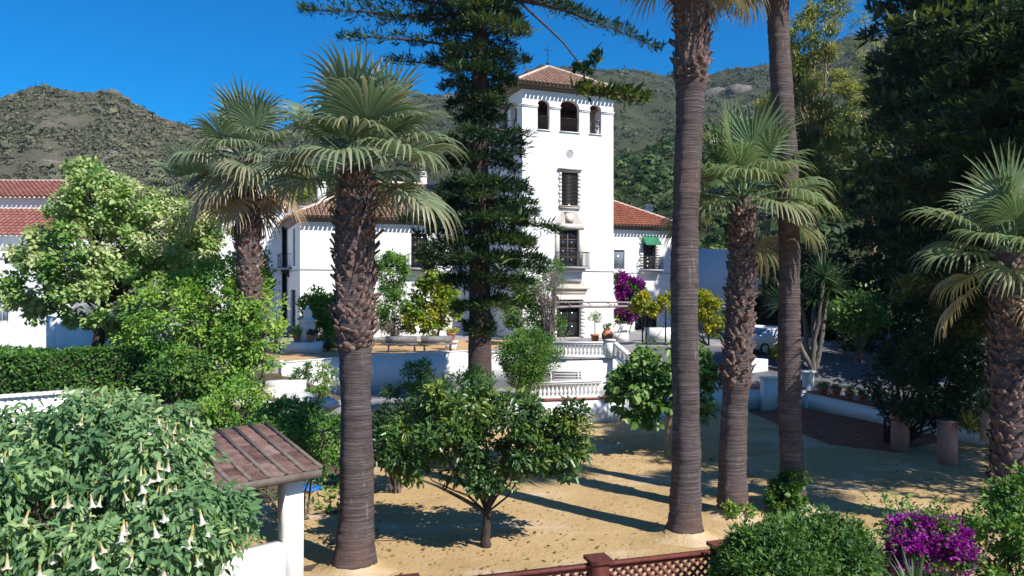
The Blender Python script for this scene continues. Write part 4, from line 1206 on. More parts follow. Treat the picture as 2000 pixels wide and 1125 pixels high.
def conifer(name, label, base, height, tr, prof, whorl, per, mat, bark, special=(), dens=16, L=.34, Wd=.085, seed=0, group=None, sag=.04, drop=.15, wid=.33, tonefn=None, lean=0.0):
    """prof: [(z above base, branch length)]"""
    r = random.Random(seed)
    base = Vector(base)
    root = thing(name, label, 'tree', base, 0, group)
    tb, cb = MB(), MB()
    zt = np.linspace(0, height, 24)
    tp = np.stack([base.x + lean * zt / height, np.full(24, base.y), base.z + zt], -1)
    tb.tube(tp, np.interp(zt / height, [0, .05, .5, 1], [tr * 1.25, tr, tr * .72, .05]), 14, wob=.06)
    z = prof[0][0]
    while z < prof[-1][0]:
        ln = float(np.interp(z, [p[0] for p in prof], [p[1] for p in prof]))
        ph = r.uniform(0, 6.28)
        for i in range(per):
            a = ph + 2 * math.pi * i / per + r.uniform(-.25, .25)
            l = ln * r.uniform(.65, 1.15)
            zz = z + r.uniform(-.2, .2)
            st = Vector((base.x + lean * zz / height, base.y, base.z + zz))
            tip = st + Vector((math.cos(a) * l, math.sin(a) * l, -drop * l + r.uniform(-.1, .15) * l))
            tone = min(.9, max(.1, r.betavariate(1.8, 2.7) if tonefn is None else tonefn(r)))
            needles(cb, st, tip, dens, wid, L, Wd, tone, sag, bark_mb=tb, tube_r=.03 + .012 * l)
        z += whorl * r.uniform(.8, 1.2)
    for (z, tip, dn, wd, st_, tn) in special:
        needles(cb, Vector((base.x + lean * z / height, base.y, base.z + z)), tip, dn, wd, L, Wd, tn, .03, start=st_, bark_mb=tb, tube_r=.09)
    tb.build('trunk', M[bark], root)
    o = cb.build('crown', M[mat], root); o['kind'] = 'stuff'
    return root

YN = 33.0
nb = P(937, 0, YN); nb.z = PZ
zN = lambda py: P(0, py, YN).z - PZ
profN = [(zN(640), .7), (zN(600), 1.3), (zN(560), 2.1), (zN(500), 2.6), (zN(450), 3.0), (zN(420), 2.9), (zN(385), 2.3), (zN(340), 2.0), (zN(290), 1.9), (zN(255), 1.5), (zN(225), .9), (zN(205), .9), (zN(170), 1.9), (zN(120), 2.1), (zN(60), 2.3), (zN(0), 2.5), (zN(-60), 3.0), (zN(-220), 2.6), (zN(-420), 1.5), (zN(-560), .5)]
spN = [(zN(55), P(585, 20, 32), 22, .13, .22, .22), (zN(20), P(640, -5, 33), 22, .16, .25, .22), (zN(100), P(662, 72, 31.5), 20, .13, .3, .35), (zN(140), P(755, 120, 33), 16, .14, .4, .2), (zN(30), P(740, 40, 32), 20, .2, .25, .15),
       (zN(-25), P(1292, 98, 31), 18, .09, .30, .3), (zN(-40), P(1150, 30, 32), 18, .14, .3, .3), (zN(-10), P(1230, 60, 33), 10, .10, .4, .3),
       (zN(425), P(1092, 452, 31.5), 26, .13, .3, .45), (zN(440), P(812, 462, 32), 24, .2, .3, .3), (zN(250), P(1035, 268, 32), 20, .2, .2, .4), (zN(390), P(1050, 400, 31.5), 22, .16, .3, .5), (zN(500), P(1010, 520, 31.5), 22, .2, .3, .3)]
norfolk = conifer('conifer_tree', 'dark layered conifer with bare lower trunk rising in front of the tower', nb, 27, .50, profN, .90, 8, 'conifer_leaf', 'bark_pine', spN, wid=.42, dens=40, L=.28, Wd=.055, seed=5)
# the tuft at the end of the long bare bough, in front of the tower
cb = MB(); tb = MB()
for a, c in (((946, -60, 32.8), (1168, 158, 30.5)), ): tb.tube(curve(P(*a), P(*c), .02, 8, .01), np.linspace(.075, .025, 8), 6)
needles(cb, P(1120, 170, 30.5), P(1265, 192, 30.2), 40, .13, .36, .11, .75, -.02, start=.0, bark_mb=tb, tube_r=.03)
needles(cb, P(1140, 140, 30.5), P(1170, 108, 30.2), 30, .25, .3, .09, .35, 0, start=.1, bark_mb=tb, tube_r=.02)
needles(cb, P(1110, 130, 30.6), P(1150, 140, 30.2), 30, .3, .3, .09, .35, 0, start=.1, bark_mb=tb, tube_r=.02)
tb.build('branch', M['bark_pine'], norfolk); o = cb.build('foliage', M['conifer_leaf'], norfolk); o['kind'] = 'stuff'

# dark conifers on the right
conifer('conifer_tree', 'dark conifer overhanging the right edge and shading the sand', (18.6, 21.5, 0), 17.5, .6, [(7.0, 3.6), (9, 5.2), (12, 5.4), (15, 3.6), (17.3, .8)], .62, 10, 'conifer_right', 'bark_dark', [(9.5, (13.2, 20.5, 9.6), 14, .2, .3, .4)], dens=19, L=.32, Wd=.075, seed=8, wid=.36, drop=.10)
spR = [(9.5, P(1640, 270, 27), 12, .13, .35, .4), (8.0, P(1620, 330, 26.5), 12, .12, .35, .4)]
conifer('conifer_tree', 'dark conifer with long boughs above the dark dome tree', (19.6, 28.0, .5), 17.5, .65, [(4.2, 4.4), (7, 5.6), (11, 5.0), (14, 3.2), (17, .8)], .62, 10, 'conifer_right', 'bark_dark', spR, dens=16, L=.34, Wd=.085, seed=9, wid=.36, drop=.12)
conifer('conifer_tree', 'huge dark conifer filling the upper right corner', (30.5, 52.0, TZ), 31, .8, [(5, 5.6), (10, 6.6), (16, 6.6), (22, 5.6), (28, 3), (31, .6)], .75, 10, 'conifer_right', 'bark_dark', (), dens=8, L=.6, Wd=.2, seed=19, wid=.36, drop=.12)
conifer('conifer_tree', 'dark conifer whose lower boughs close the gap above the driveway', (26.5, 45.0, 1.6), 17, .5, [(3.5, 4.6), (7, 6.0), (12, 4.4), (16, .8)], .75, 9, 'conifer_right', 'bark_dark', (), dens=9, L=.45, Wd=.15, seed=10, wid=.36, drop=.12)

# ------------------------------------------------------------------ broadleaf trees and shrubs
# citrus tree in the sand
b = G(950, 1068)
cit = [env(735, 770, 960, 950, b.y, 1.7), env(880, 760, 1100, 940, b.y, 1.6), env(1010, 800, 1155, 930, b.y + .2, 1.0), env(800, 745, 980, 860, b.y + .4, 1.3), env(740, 850, 860, 930, b.y - .4, .9), env(1085, 785, 1160, 860, b.y, .5), env(820, 735, 900, 800, b.y, .5), env(1010, 770, 1060, 830, b.y - .3, .4), env(900, 880, 1000, 965, b.y - .5, .6)]
plant('citrus_tree', 'low spreading citrus tree with forked trunk on the sand', 'tree', b, cit, 170, .27, 90, .135, .062, 'citrus_leaf', trunk=P(952, 985, b.y), tr=.10, bark='bark_dark', limbs=26, kw=dict(droop=.25, curl=.12))
for dx, (qx, qy) in enumerate(((905, 930), (968, 925), (985, 945))): pass
# fig tree
b = G(1303, 886)
fig = [env(1190, 700, 1320, 830, b.y, 1.3), env(1215, 665, 1390, 770, b.y + .3, 1.4), env(1310, 700, 1410, 820, b.y + .3, 1.1)]
plant('fig_tree', 'leafy fig tree with large leaves at the far side of the sand', 'tree', b, fig, 105, .30, 34, .23, .19, 'fig_leaf', trunk=P(1308, 800, b.y), tr=.09, bark='bark_tan', limbs=16, kw=dict(droop=.5, up=.5, curl=.15))
# pale tree, left
b = P(190, 700, 33); b.z = 2.3
pal = [env(60, 380, 300, 600, 33, 2.6), env(130, 335, 290, 470, 33, 2.0), env(250, 355, 425, 560, 33.6, 2.3), env(15, 450, 130, 640, 32.6, 1.4), env(120, 480, 330, 680, 32.6, 2.2), env(140, 310, 210, 400, 33.4, .8)]
C_t = None
plant('leafy_tree', 'big tree with whitish green leaves in front of the white house', 'tree', b, pal, 330, .48, 84, .18, .13, 'pale_leaf', trunk=P(200, 600, 33), tr=.26, bark='bark_dark', limbs=26, kw=dict(droop=.3, curl=.1, tonevar=.13, up=.5, flat=.6, tone=RNG.beta(2.0, 2.1, 330)), inner=.6)
# bright bush beside it
b = P(400, 770, 29); b.z = 1.5
brt = [env(225, 530, 450, 720, 29, 2.0), env(360, 490, 530, 660, 29.4, 1.7), env(420, 560, 560, 745, 28.6, 1.6), env(300, 640, 500, 775, 28.4, 1.6)]
plant('leafy_bush', 'large bright green bush next to the whitish tree', 'bush', b, brt, 320, .38, 85, .13, .07, 'bright_leaf', stems=22, tr=.10, kw=dict(droop=.15), inner=.55)
# brugmansia
b = Vector((-6.0, 11.3, 0))
bru = [env(-60, 850, 260, 1200, 10.6, 1.5), env(60, 765, 330, 960, 11.6, 1.4), env(220, 805, 400, 1020, 11.2, 1.1), env(260, 930, 468, 1160, 10.6, 1.2), env(-80, 800, 120, 1000, 11.8, 1.3), env(100, 980, 400, 1240, 10.2, 1.4), env(300, 800, 400, 860, 11.6, .5)]
BC = {}
def bru_plant():
    root = plant('angels_trumpet', 'huge shrub hung with white and yellow trumpet flowers', 'shrub', b, bru, 520, .28, 54, .125, .054, 'brugmansia_leaf', stems=34, tr=.10, bark='bark_grey', kw=dict(droop=.75, up=.35, curl=.22, fold=.15), inner=.62)
    ms = []
    for v in range(3):
        m = MB(); m.lathe([(.012, 0), (.018, -.04), (.022, -.09)], 7, rnd=.0); m.lathe([(.020, -.088), (.024, -.14), (.036, -.20), (.06, -.245)], 7, rnd=[.35, .75, .95][v])
        ang = np.arange(10) / 10 * 6.283; rr = np.where(np.arange(10) % 2 == 0, .115, .082)
        V = [(.06 * math.cos(a), .06 * math.sin(a), -.245) for a in ang] + [(q * math.cos(a), q * math.sin(a), -.262 + (.012 if q < .1 else -.01)) for a, q in zip(ang, rr)]
        m.add(V, [(i, (i + 1) % 10, 10 + (i + 1) % 10, 10 + i) for i in range(10)], rnd=[.6, .9, 1][v])
        ms.append(m.mesh('flower', M['flower_cream'], smooth=True))
    m = MB(); m.lathe([(.01, 0), (.02, -.05), (.016, -.13), (.024, -.19), (.004, -.24)], 6, rnd=.1, mi=0); bud = m.mesh('bud', M['yellow_leaf'], smooth=True)
    k = 0
    while k < 270:
        e = bru[random.choices(range(7), weights=[3, 2, 3, 3.5, 1, 3, 1.5])[0]]
        d = rdir(1)[0]
        if d[1] > .1: d[1] = -d[1]
        p = e[0] + d * e[1] * RNG.uniform(.97, 1.10)
        s = random.uniform(.5, .85)
        mm = bud if random.random() < .22 else random.choice(ms)
        put('bud' if mm is bud else 'flower', mm, root, tuple(Vector(p) - b), (random.uniform(-.35, .35), random.uniform(-.35, .35), random.uniform(0, 6)), (s, s, s))
        k += 1
bru_plant()

def hedge_box(name, label, a, b_, w, z0, z1, n, L, Wd, mat, per=1):
    """a clipped hedge along a-b_: dense leaves on and just under its faces"""
    a, b_ = Vector(a), Vector(b_)
    d = (b_ - a); ln = d.length; d.normalize(); s = Vector((d.y, -d.x))
    t = RNG.random(n) * ln; u = RNG.uniform(-1, 1, n) * w / 2; v = RNG.random(n) * (z1 - z0)
    f = RNG.random(n)
    jit = -np.abs(RNG.normal(0, .10, n)) + .04
    nr = np.zeros((n, 3))
    top = f < .42; fr = (f >= .42) & (f < .82); e = f >= .82
    lump = .10 * fbm(t * 1.3, u * 1.3, 3)
    v[top] = (z1 - z0) + jit[top] + lump[top]; nr[top] = (0, 0, 1)
    u[fr] = w / 2 + jit[fr] + .08 * fbm(t * 1.5, v * 1.5, 5)[fr]; nr[fr] = (s.x, s.y, .2)
    t[e] = np.where(RNG.random(e.sum()) < .5, -jit[e], ln + jit[e]); nr[e] = (d.x, d.y, .2)
    C = np.array([a.x, a.y, z0]) + t[:, None] * np.array([d.x, d.y, 0]) + u[:, None] * np.array([s.x, s.y, 0]) + v[:, None] * np.array([0, 0, 1])
    U = nr * .6 + RNG.normal(0, .6, (n, 3)); N = nr + RNG.normal(0, .5, (n, 3)) + np.array([0, 0, .4])
    sz = np.exp(RNG.normal(0, .25, n))
    tone = np.clip(.45 + .16 * fbm(t * .9, v * 2 + u, 8) + RNG.normal(0, .16, n), 0, 1)
    c = (a + b_) / 2
    root = thing(name, label, 'hedge', (c.x, c.y, z0))
    mb = MB().leaves(C, U, N, L * sz, Wd * sz, tone, hi=False); o = mb.build('foliage', M[mat], root); o['kind'] = 'stuff'
    core = MB(); i = .16
    core.add([tuple(v) for v in [a.to_3d() + s.to_3d() * q * (w / 2 - i) + d.to_3d() * r_ + Vector((0, 0, zz)) for (q, r_) in ((1, i), (-1, i)) for zz in (z0, z1 - i)] + [b_.to_3d() + s.to_3d() * q * (w / 2 - i) - d.to_3d() * i + Vector((0, 0, zz)) for q in (1, -1) for zz in (z0, z1 - i)]],
             [(0, 1, 5, 4), (2, 6, 7, 3), (0, 2, 3, 1), (4, 5, 7, 6), (1, 3, 7, 5), (0, 4, 6, 2)])
    core.build('twigs', M['bark_dark'], root)
    return root

# ------------------------------------------------------------------ left side: hedge, wall, shrubs, houses
def xy(px, Y): return Vector(((px - 1000) / F * Y, Y))
hedge_box('clipped_hedge', 'long clipped green hedge running in from the left edge', xy(-420, 26.0), xy(300, 29.0), 1.6, 1.6, 3.68, 22000, .12, .08, 'green_leaf')
sw = wall_run('garden_wall', 'white garden wall topped with red half round tiles behind the trumpet flowers', [(*xy(-520, 20.7), 0.0, 2.60), (*xy(-80, 22.3), 0.2, 2.72), (*xy(160, 23.3), 0.2, 2.84)], .25, 'white_plaster')
m = MB(); 
ang = np.linspace(0, math.pi, 7)
V = [(x, math.cos(a) * .10, math.sin(a) * .085 + .004) for x in (-.22, .22) for a in ang]
m.add(V, [(i, i + 1, 8 + i, 7 + i) for i in range(6)] + [tuple(range(7))[::-1], tuple(range(7, 14))])
CT = m.mesh('cap_tile', M['quoin_stone'])
a0, a1 = Vector(sw.location), None
p0, p1 = Vector((*xy(-80, 22.3), 2.72)), Vector((*xy(160, 23.3), 2.84))
for i in range(18):
    q = p0.lerp(p1, (i + .5) / 18) - sw.location + Vector((0.02, .125, .0))
    put('cap_tile', CT, sw, tuple(q), (0, 0, math.pi / 2 + .12))

def bush(name, label, cat, px0, py0, px1, py1, Y, z, mat, n, cr, per, L, Wd, stems=10, ry=None, group=None, envs=None, **kw):
    c = P((px0 + px1) / 2, py1, Y)
    if Y > 40: kw.setdefault('hi', False)
    return plant(name, label, cat, (c.x, Y, z), envs or [env(px0, py0, px1, py1, Y, ry)], n, cr, per, L, Wd, mat, stems=stems, tr=.05, kw=kw, inner=.5, group=group)

bush('ground_cover_shrub', 'spreading green shrub behind the tiled shelter roof', 'shrub', 480, 785, 670, 940, 18.2, .1, 'green_leaf', 120, .28, 80, .085, .05, 14, 1.2, envs=[env(470, 790, 600, 930, 18.2, 1.1), env(560, 800, 680, 930, 18.6, 1.0), env(500, 775, 640, 860, 19.2, .9)])
bush('flowering_shrub', 'yellowish mixed shrub left of the white rock steps', 'shrub', 395, 735, 535, 840, 24.5, 1.2, 'bright_leaf', 70, .28, 60, .10, .06, 10, 1.0, envs=[env(400, 745, 530, 840, 24.5, 1.0), env(440, 720, 520, 790, 25, .8), env(380, 770, 460, 850, 24, .8)])
bush('shrub', 'dark bush between clipped hedge and bright green bush', 'bush', 280, 680, 430, 790, 27, 1.8, 'hedge_leaf', 60, .32, 60, .12, .07, 10, 1.2)
bush('shrub', 'feathery dark shrub against the white terrace wall', 'shrub', 735, 700, 865, 810, 29.5, PZ, 'hedge_leaf', 75, .24, 60, .11, .045, 14, 1.0, envs=[env(740, 730, 860, 830, 29.5, 1.0), env(770, 695, 850, 770, 29.8, .7)])
bush('shrub', 'glossy upright shrub at the foot of the conifer trunk', 'shrub', 845, 715, 960, 830, 25, .2, 'green_leaf', 80, .24, 50, .15, .06, 14, .9, envs=[env(890, 712, 955, 800, 25, .6), env(840, 760, 960, 850, 25, .9)])
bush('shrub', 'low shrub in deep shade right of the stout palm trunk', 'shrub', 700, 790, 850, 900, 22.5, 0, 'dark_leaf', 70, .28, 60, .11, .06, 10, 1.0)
for px, lab in ((592, 'small dark clipped tree standing nearest the white rocks'), (634, 'small pale clipped tree beside the stout palm trunk')):
    b = P(px, 786, 31.2)
    plant('clipped_tree', lab, 'tree', b, [env(px - 26, 706, px + 24, 768, 31.2, .5)], 26, .16, 60, .075, .04, 'hedge_leaf' if px < 600 else 'pale_leaf', trunk=P(px, 745, 31.2), tr=.05, limbs=6, group='clipped trees by the retaining wall')
bush('shrub', 'small leafy shrub between the two clipped trees', 'shrub', 592, 745, 640, 800, 29.8, PZ, 'green_leaf', 22, .18, 50, .11, .05, 6, .5)
def bank_cover():
    n = 11000
    x = RNG.uniform(-24, -4.6, n); y = RNG.uniform(15.5, 33, n)
    keep = fbm(x * .9, y * .9, 21) + RNG.normal(0, .4, n) > -.1
    x, y = x[keep], y[keep]; n = len(x)
    k = smooth01((y - 17.5 - 0.25 * (x + 14)) / 9.0); z = -.06 + 2.2 * k * smooth01((-4.6 - x) / 6)
    U = RNG.normal(0, .7, (n, 3)) + np.array([0, 0, .6]); N = RNG.normal(0, .5, (n, 3)) + np.array([.3, -.3, .8])
    L = .16 * np.exp(RNG.normal(0, .3, n))
    o = MB().leaves(np.stack([x, y, np.maximum(z, 0) + RNG.uniform(0, .14, n)], -1), U, N, L, L * .5, RNG.beta(1.6, 2, n), hi=False).build('ground_cover', M['green_leaf']); o['kind'] = 'stuff'
    tag(o, 'low green ground cover on the planted bank', 'ground cover')
bank_cover()
surf('cliff', (0.12, 0.11, 0.10), (0.30, 0.27, 0.24), 0.7, rough=1.0, b=1.0, bd=1.0)
# white rocks and steps
def rock(c, s, seed):
    r = np.random.default_rng(seed); mb = MB()
    u, v = 9, 7
    V = []
    for i in range(v + 1):
        th = math.pi * i / v
        for j in range(u):
            ph = 2 * math.pi * j / u
            k = 1 + r.normal(0, .12)
            V.append((math.sin(th) * math.cos(ph) * k * s[0], math.sin(th) * math.sin(ph) * k * s[1], math.cos(th) * k * s[2]))
    mb.add(V, [(i * u + j, i * u + (j + 1) % u, (i + 1) * u + (j + 1) % u, (i + 1) * u + j) for i in range(v) for j in range(u)])
    o = mb.build('rock', M['white_rock']); o.location = c
    return o
labs = ['pointed white rock lowest in the bank beside yellowish shrub', 'flat white rock in front of the clipped trees', 'small white rock at the foot of the green shrub', 'white rock half hidden by yellowish leaves', 'round white rock by the stout palm trunk']
for k, ((px, py, Y), s) in enumerate((((512, 800, 26), (.5, .4, .35)), ((585, 780, 28), (.75, .5, .28)), ((560, 800, 26.5), (.5, .4, .25)), ((470, 788, 27), (.45, .4, .35)), ((640, 790, 28), (.45, .35, .25)))):
    tag(rock(P(px, py, Y), s, k), labs[k], 'rock', 'white rocks on the bank')
st = thing('garden_steps', 'white plastered garden steps climbing left of the clipped trees', 'steps', P(545, 800, 29))
for k in range(4):
    m = MB(); c = P(530 + 9 * k, 786 - 14 * k, 29 + .5 * k); m.box((c.x - .75, c.y - .1, c.z - .6), (c.x + .75, c.y + .55, c.z)); m.build('step', M['white_plaster'], st)

# upper terrace garden, left
bush('clipped_bush', 'square clipped bright bush under the white wing wall', 'bush', 578, 565, 672, 690, 43.5, TZ, 'bright_leaf', 150, .38, 90, .18, .11, 8, 1.3, envs=[env(580, 568, 668, 640, 43.5, 1.2), env(582, 610, 670, 690, 43.5, 1.2), env(640, 575, 690, 670, 43.8, 1.0)])
bush('climbing_shrub', 'tall green climber on the wing wall right of the stout palm', 'climber', 735, 488, 805, 660, 49, TZ, 'green_leaf', 130, .40, 80, .15, .085, 10, .9, envs=[env(728, 490, 800, 580, 49, .9), env(735, 560, 815, 660, 48.5, .9)])
bush('dry_shrub', 'grey leafless shrub below the tall green climber', 'shrub', 735, 625, 800, 690, 46, TZ, 'dead_leaf', 40, .3, 40, .10, .025, 26, .8)
b = G(862, 668, TZ)
plant('yellow_tree', 'small yellow green tree in front of the wing', 'tree', (b.x, 46, TZ), [env(795, 535, 905, 650, 46, 1.5), env(820, 520, 890, 600, 46, 1.1), env(790, 590, 870, 665, 45.6, 1.1)], 115, .34, 70, .19, .11, 'lime_leaf', trunk=P(862, 620, 46), tr=.08, limbs=10)
bush('climbing_shrub', 'dense dark green climber massed left of the tower door', 'climber', 985, 505, 1100, 665, 46, TZ, 'green_leaf', 150, .36, 75, .14, .075, 10, 1.1, envs=[env(985, 560, 1075, 665, 46, 1.1), env(1000, 520, 1060, 610, 46.5, .9), env(1055, 500, 1100, 570, 48.8, .5), env(1050, 610, 1100, 660, 46, .7)])
bush('dry_shrub', 'tangle of grey dead branches left of the tower door', 'shrub', 1040, 520, 1105, 610, 45, TZ, 'dead_leaf', 60, .35, 60, .10, .02, 40, .8)
bush('round_shrub', 'rounded feathery green shrub beside the upper balustrade', 'shrub', 965, 640, 1105, 745, 33.8, PZ, 'green_leaf', 230, .28, 110, .09, .04, 12, 1.3, hi=False, envs=[env(965, 650, 1100, 740, 33.8, 1.3), env(985, 636, 1085, 700, 34, 1.1), env(985, 690, 1075, 765, 33.6, 1.0)])
# bougainvillea on the wing wall, vine on the pergola
def wallvine(name, label, cat, boxes, Y, z, mats, n, per, L, Wd, cr, share=.62):
    c = P(np.mean([b[0] for b in boxes]), 600, Y)
    root = thing(name, label, cat, (c.x, Y, z))
    C, D = clump_centres([env(*b, Y, .5) for b in boxes], n, .4)
    half = RNG.random(n) < share
    for i, (sel, mt, nm) in enumerate(((half, mats[0], 'blossom'), (~half, mats[1], 'foliage'))):
        o = crown(MB(), C[sel], D[sel], cr, per, L, Wd, spread=.2).build(nm, M[mt], root); o['kind'] = 'stuff'
    tb = MB()
    for k in range(6): tb.tube(curve((c.x + .3 * k - .6, Y + .3, z), C[k], .05, 6), np.linspace(.05, .012, 6), 5)
    tb.build('stem', M['bark_grey'], root)
    return root
wallvine('bougainvillea', 'purple bougainvillea climbing the wing wall beside the tower', 'climber', [(1198, 535, 1262, 605), (1200, 590, 1240, 635), (1225, 560, 1268, 620), (1198, 532, 1225, 570)], 56.5, TZ, ('bract_dark', 'hedge_leaf'), 190, 55, .17, .13, .38)
wallvine('bougainvillea', 'bright purple bougainvillea mound next to the clipped round bush', 'shrub', [(1725, 1020, 1800, 1090), (1760, 1004, 1870, 1085), (1820, 1020, 1905, 1110), (1730, 1050, 1850, 1130)], 14.0, 0.0, ('bract_purple', 'green_leaf'), 130, 110, .058, .046, .19, .74)
bush('shrub', 'thin green shrub behind the purple mound', 'shrub', 1700, 980, 1900, 1060, 15, 0, 'green_leaf', 30, .24, 45, .09, .05, 22, .8)
vr = thing('pergola', 'rustic pergola of grey beams in front of the tower', 'pergola', P(1160, 680, 46))
for a, c, w in (((1056, 600, 45.2), (1264, 598, 47.2), .13), ((1056, 590, 47.5), (1430, 592, 49.5), .10), ((1255, 598, 46.5), (1440, 600, 45.6), .11)):
    m = MB(); m.tube(curve(P(*a), P(*c), 0, 7, .003), w * .6, 7); m.build('beam', M['twig_grey'], vr)
for px, Y in ((1058, 45.2), (1255, 47), (1262, 46.4), (1384, 45.6), (1300, 48.4)):
    t_ = P(px, 598, Y); m = MB(); m.tube([(t_.x, Y, TZ), (t_.x, Y, t_.z)], .05, 7); m.build('post', M['iron'], vr)
for k in range(9):
    m = MB(); a = P(1075 + 40 * k, 596, 45.4 + .1 * k); m.tube([a, a + Vector((0, 3.0, .10))], .025, 5); m.build('rafter', M['twig_grey'], vr)
plant('grape_vine', 'yellow green vine spread over the pergola', 'vine', P(1384, 680, 45.8), [env(1228, 572, 1320, 615, 46.2, 1.2), env(1290, 562, 1412, 630, 46, 1.3), env(1365, 590, 1420, 655, 45.6, .8)], 90, .30, 65, .16, .12, 'yellow_leaf', stems=8, tr=.06)

# ------------------------------------------------------------------ balustrades
m = MB(); m.lathe([(.075, 0), (.075, .05), (.045, .07), (.06, .12), (.082, .19), (.070, .26), (.038, .34), (.034, .40), (.05, .44), (.07, .46), (.07, .51)], 10); BAL = m.mesh('baluster', M['white_plaster'], smooth=True)
def balustrade(label, a, b_, z, n, posts=(1, 1), z2=None, mat='white_plaster'):
    a, b_ = Vector((*a, z)), Vector((*b_, z if z2 is None else z2))
    root = thing('balustrade', label, 'balustrade', a)
    d = (b_ - a)
    m = MB(); m.beam(a + Vector((0, 0, .05)), b_ + Vector((0, 0, .05)), .26, .10); m.build('base_rail', M[mat], root)
    m = MB(); m.beam(a + Vector((0, 0, .66)), b_ + Vector((0, 0, .66)), .24, .09); m.beam(a + Vector((0, 0, .733)), b_ + Vector((0, 0, .733)), .30, .05); m.build('handrail', M[mat], root)
    for i in range(n): put('baluster', BAL, root, tuple(d * ((i + .7) / (n + .4)) + Vector((0, 0, .101))))
    for on, p in zip(posts, (a, b_)):
        if on:
            m = MB(); m.box((p.x - .19, p.y - .19, p.z - .02), (p.x + .19, p.y + .19, p.z + .80)); m.box((p.x - .24, p.y - .24, p.z + .802), (p.x + .24, p.y + .24, p.z + .88)); m.build('post', M[mat], root)
    return root
zb = TZ + .083
balustrade('white balustrade of turned balusters on the sunlit upper terrace', (1.9, 36.98), (4.72, 36.98), zb, 15, (0, 1))
balustrade('sloping white balustrade descending beside the upper terrace stair', (4.95, 36.9), (5.9, 35.9), zb, 5, (0, 0), z2=1.8)
balustrade('lower white balustrade above the curved wall at the sand', (0.55, 33.45), (3.95, 34.3), PZ + .065, 18, (1, 0), mat='old_plaster')
balustrade('short white balustrade behind the shorter rough trunked palm', (9.3, 38.05), (11.3, 38.4), 1.075, 11, (0, 0))
pr = thing('gate_pillar', 'white gate pillar seen just left of the ivy palm', 'pillar', P(1503, 800, 37.6)); c = pr.location
m = MB(); m.box((c.x - .36, c.y - .3, -.05), (c.x + .36, c.y + .3, 1.55)); m.build('shaft', M['white_plaster'], pr); m = MB(); m.box((c.x - .42, c.y - .36, 1.552), (c.x + .42, c.y + .36, 1.65)); m.build('cap', M['white_plaster'], pr)
pr = thing('gate_pillar', 'white gate pillar at the end of the flower pot wall', 'pillar', P(1578, 800, 38.6)); c = pr.location
m = MB(); m.lathe([(.34, -.05), (.34, .5), (.28, .9), (.30, 1.5), (.36, 1.75)], 4, (c.x, c.y, 0)); m.build('shaft', M['white_plaster'], pr); m = MB(); m.box((c.x - .36, c.y - .36, 1.752), (c.x + .36, c.y + .36, 1.85)); m.build('cap', M['white_plaster'], pr)
# stair at the yard side
st = thing('yard_steps', 'shaded steps going up behind the fig tree', 'steps', (6.2, 36.0, 0))
for k in range(6):
    m = MB(); m.box((5.25, 35.2 + .4 * k, -.02 if k == 0 else .17 * k - .17), (7.35, 37.6 + .4 * 5, .17 * (k + 1))); 
    m = MB(); m.box((5.25, 35.2 + .4 * k, -.02), (7.35, 35.2 + .4 * (k + 1) - .002, .17 * (k + 1))); m.build('step', M['old_plaster'], st)
m = MB(); m.box((5.25, 37.6, -.02), (7.35, 40.5, 1.02)); m.build('landing', M['concrete'], st)
# benches on the platform
def bench(label, c, rz):
    root = thing('bench', label, 'bench', c, rz, 'slatted benches on the platform')
    for k in range(4):
        m = MB(); m.box((-.8, .08 + .11 * k, .43), (.8, .16 + .11 * k, .46)); m.build('seat_slat', M['bench_slat'], root, local=True)
    for k in range(3):
        m = MB(); m.box((-.8, .54 + .03 * k, .56 + .12 * k), (.8, .565 + .03 * k, .64 + .12 * k)); m.build('back_slat', M['bench_slat'], root, local=True)
    for s in (-.65, .65):
        m = MB(); m.box((s - .03, .08, .0), (s + .03, .13, .428)); m.box((s - .03, .5, 0), (s + .03, .538, .9)); m.box((s - .03, .132, .35), (s + .03, .498, .428)); m.build('leg', M['bench_white'], root, local=True)
bench('slatted bench under the sunlit white wall nearest the round shrub', P(1052, 768, 35), .1)
bench('slatted bench under the sunlit white wall nearest the fig tree', P(1102, 766, 35.2), -.05)

# ------------------------------------------------------------------ pots, planters, pedestal
POT = MB().lathe([(.0, .0), (.15, 0), (.20, .30), (.235, .31), (.235, .38), (.19, .385), (.185, .33), (0, .32)], 14).mesh('pot', M['terracotta'], smooth=False)
def potted(label, c, s, mat, h, n=10, cr=.12, L=.10, Wd=.05, group=None, trunk=False):
    root = thing('potted_plant', label, 'potted plant', c, 0, group)
    put('pot', POT, root, (0, 0, 0), (0, 0, 0), (s, s, s))
    c = Vector(c); top = c + Vector((0, 0, .36 * s + h))
    e = [(np.array(tuple(top)), np.array([cr * 2, cr * 2, cr * 2 if trunk else h * .6]))]
    C, D = clump_centres(e, n, .3)
    o = crown(MB(), C, D, cr, 40, L, Wd).build('foliage', M[mat], root); o['kind'] = 'stuff'
    m = MB(); m.tube([c + Vector((0, 0, .3 * s)), top], .025 * s, 6); m.build('stem', M['bark_grey'], root)
c = G(1162, 668, TZ)
potted('lollipop shaped tree in terracotta pot right of the tower door', c, 1.3, 'pale_leaf', 1.15, 14, .20, .10, .04, trunk=True)
ur = thing('clay_urn', 'round clay urn with plant right of the lollipop tree', 'urn', G(1186, 668, TZ))
m = MB(); m.lathe([(0, 0), (.20, 0), (.36, .28), (.38, .50), (.26, .72), (.20, .80), (.25, .86), (.18, .86), (.15, .78)], 16, tuple(ur.location)); m.build('body', M['terracotta'], ur, smooth=True)
C, D = clump_centres([(np.array(tuple(ur.location + Vector((0, 0, 1.0)))), np.array([.25, .25, .2]))], 8, .2); o = crown(MB(), C, D, .12, 30, .10, .05).build('foliage', M['green_leaf'], ur); o['kind'] = 'stuff'
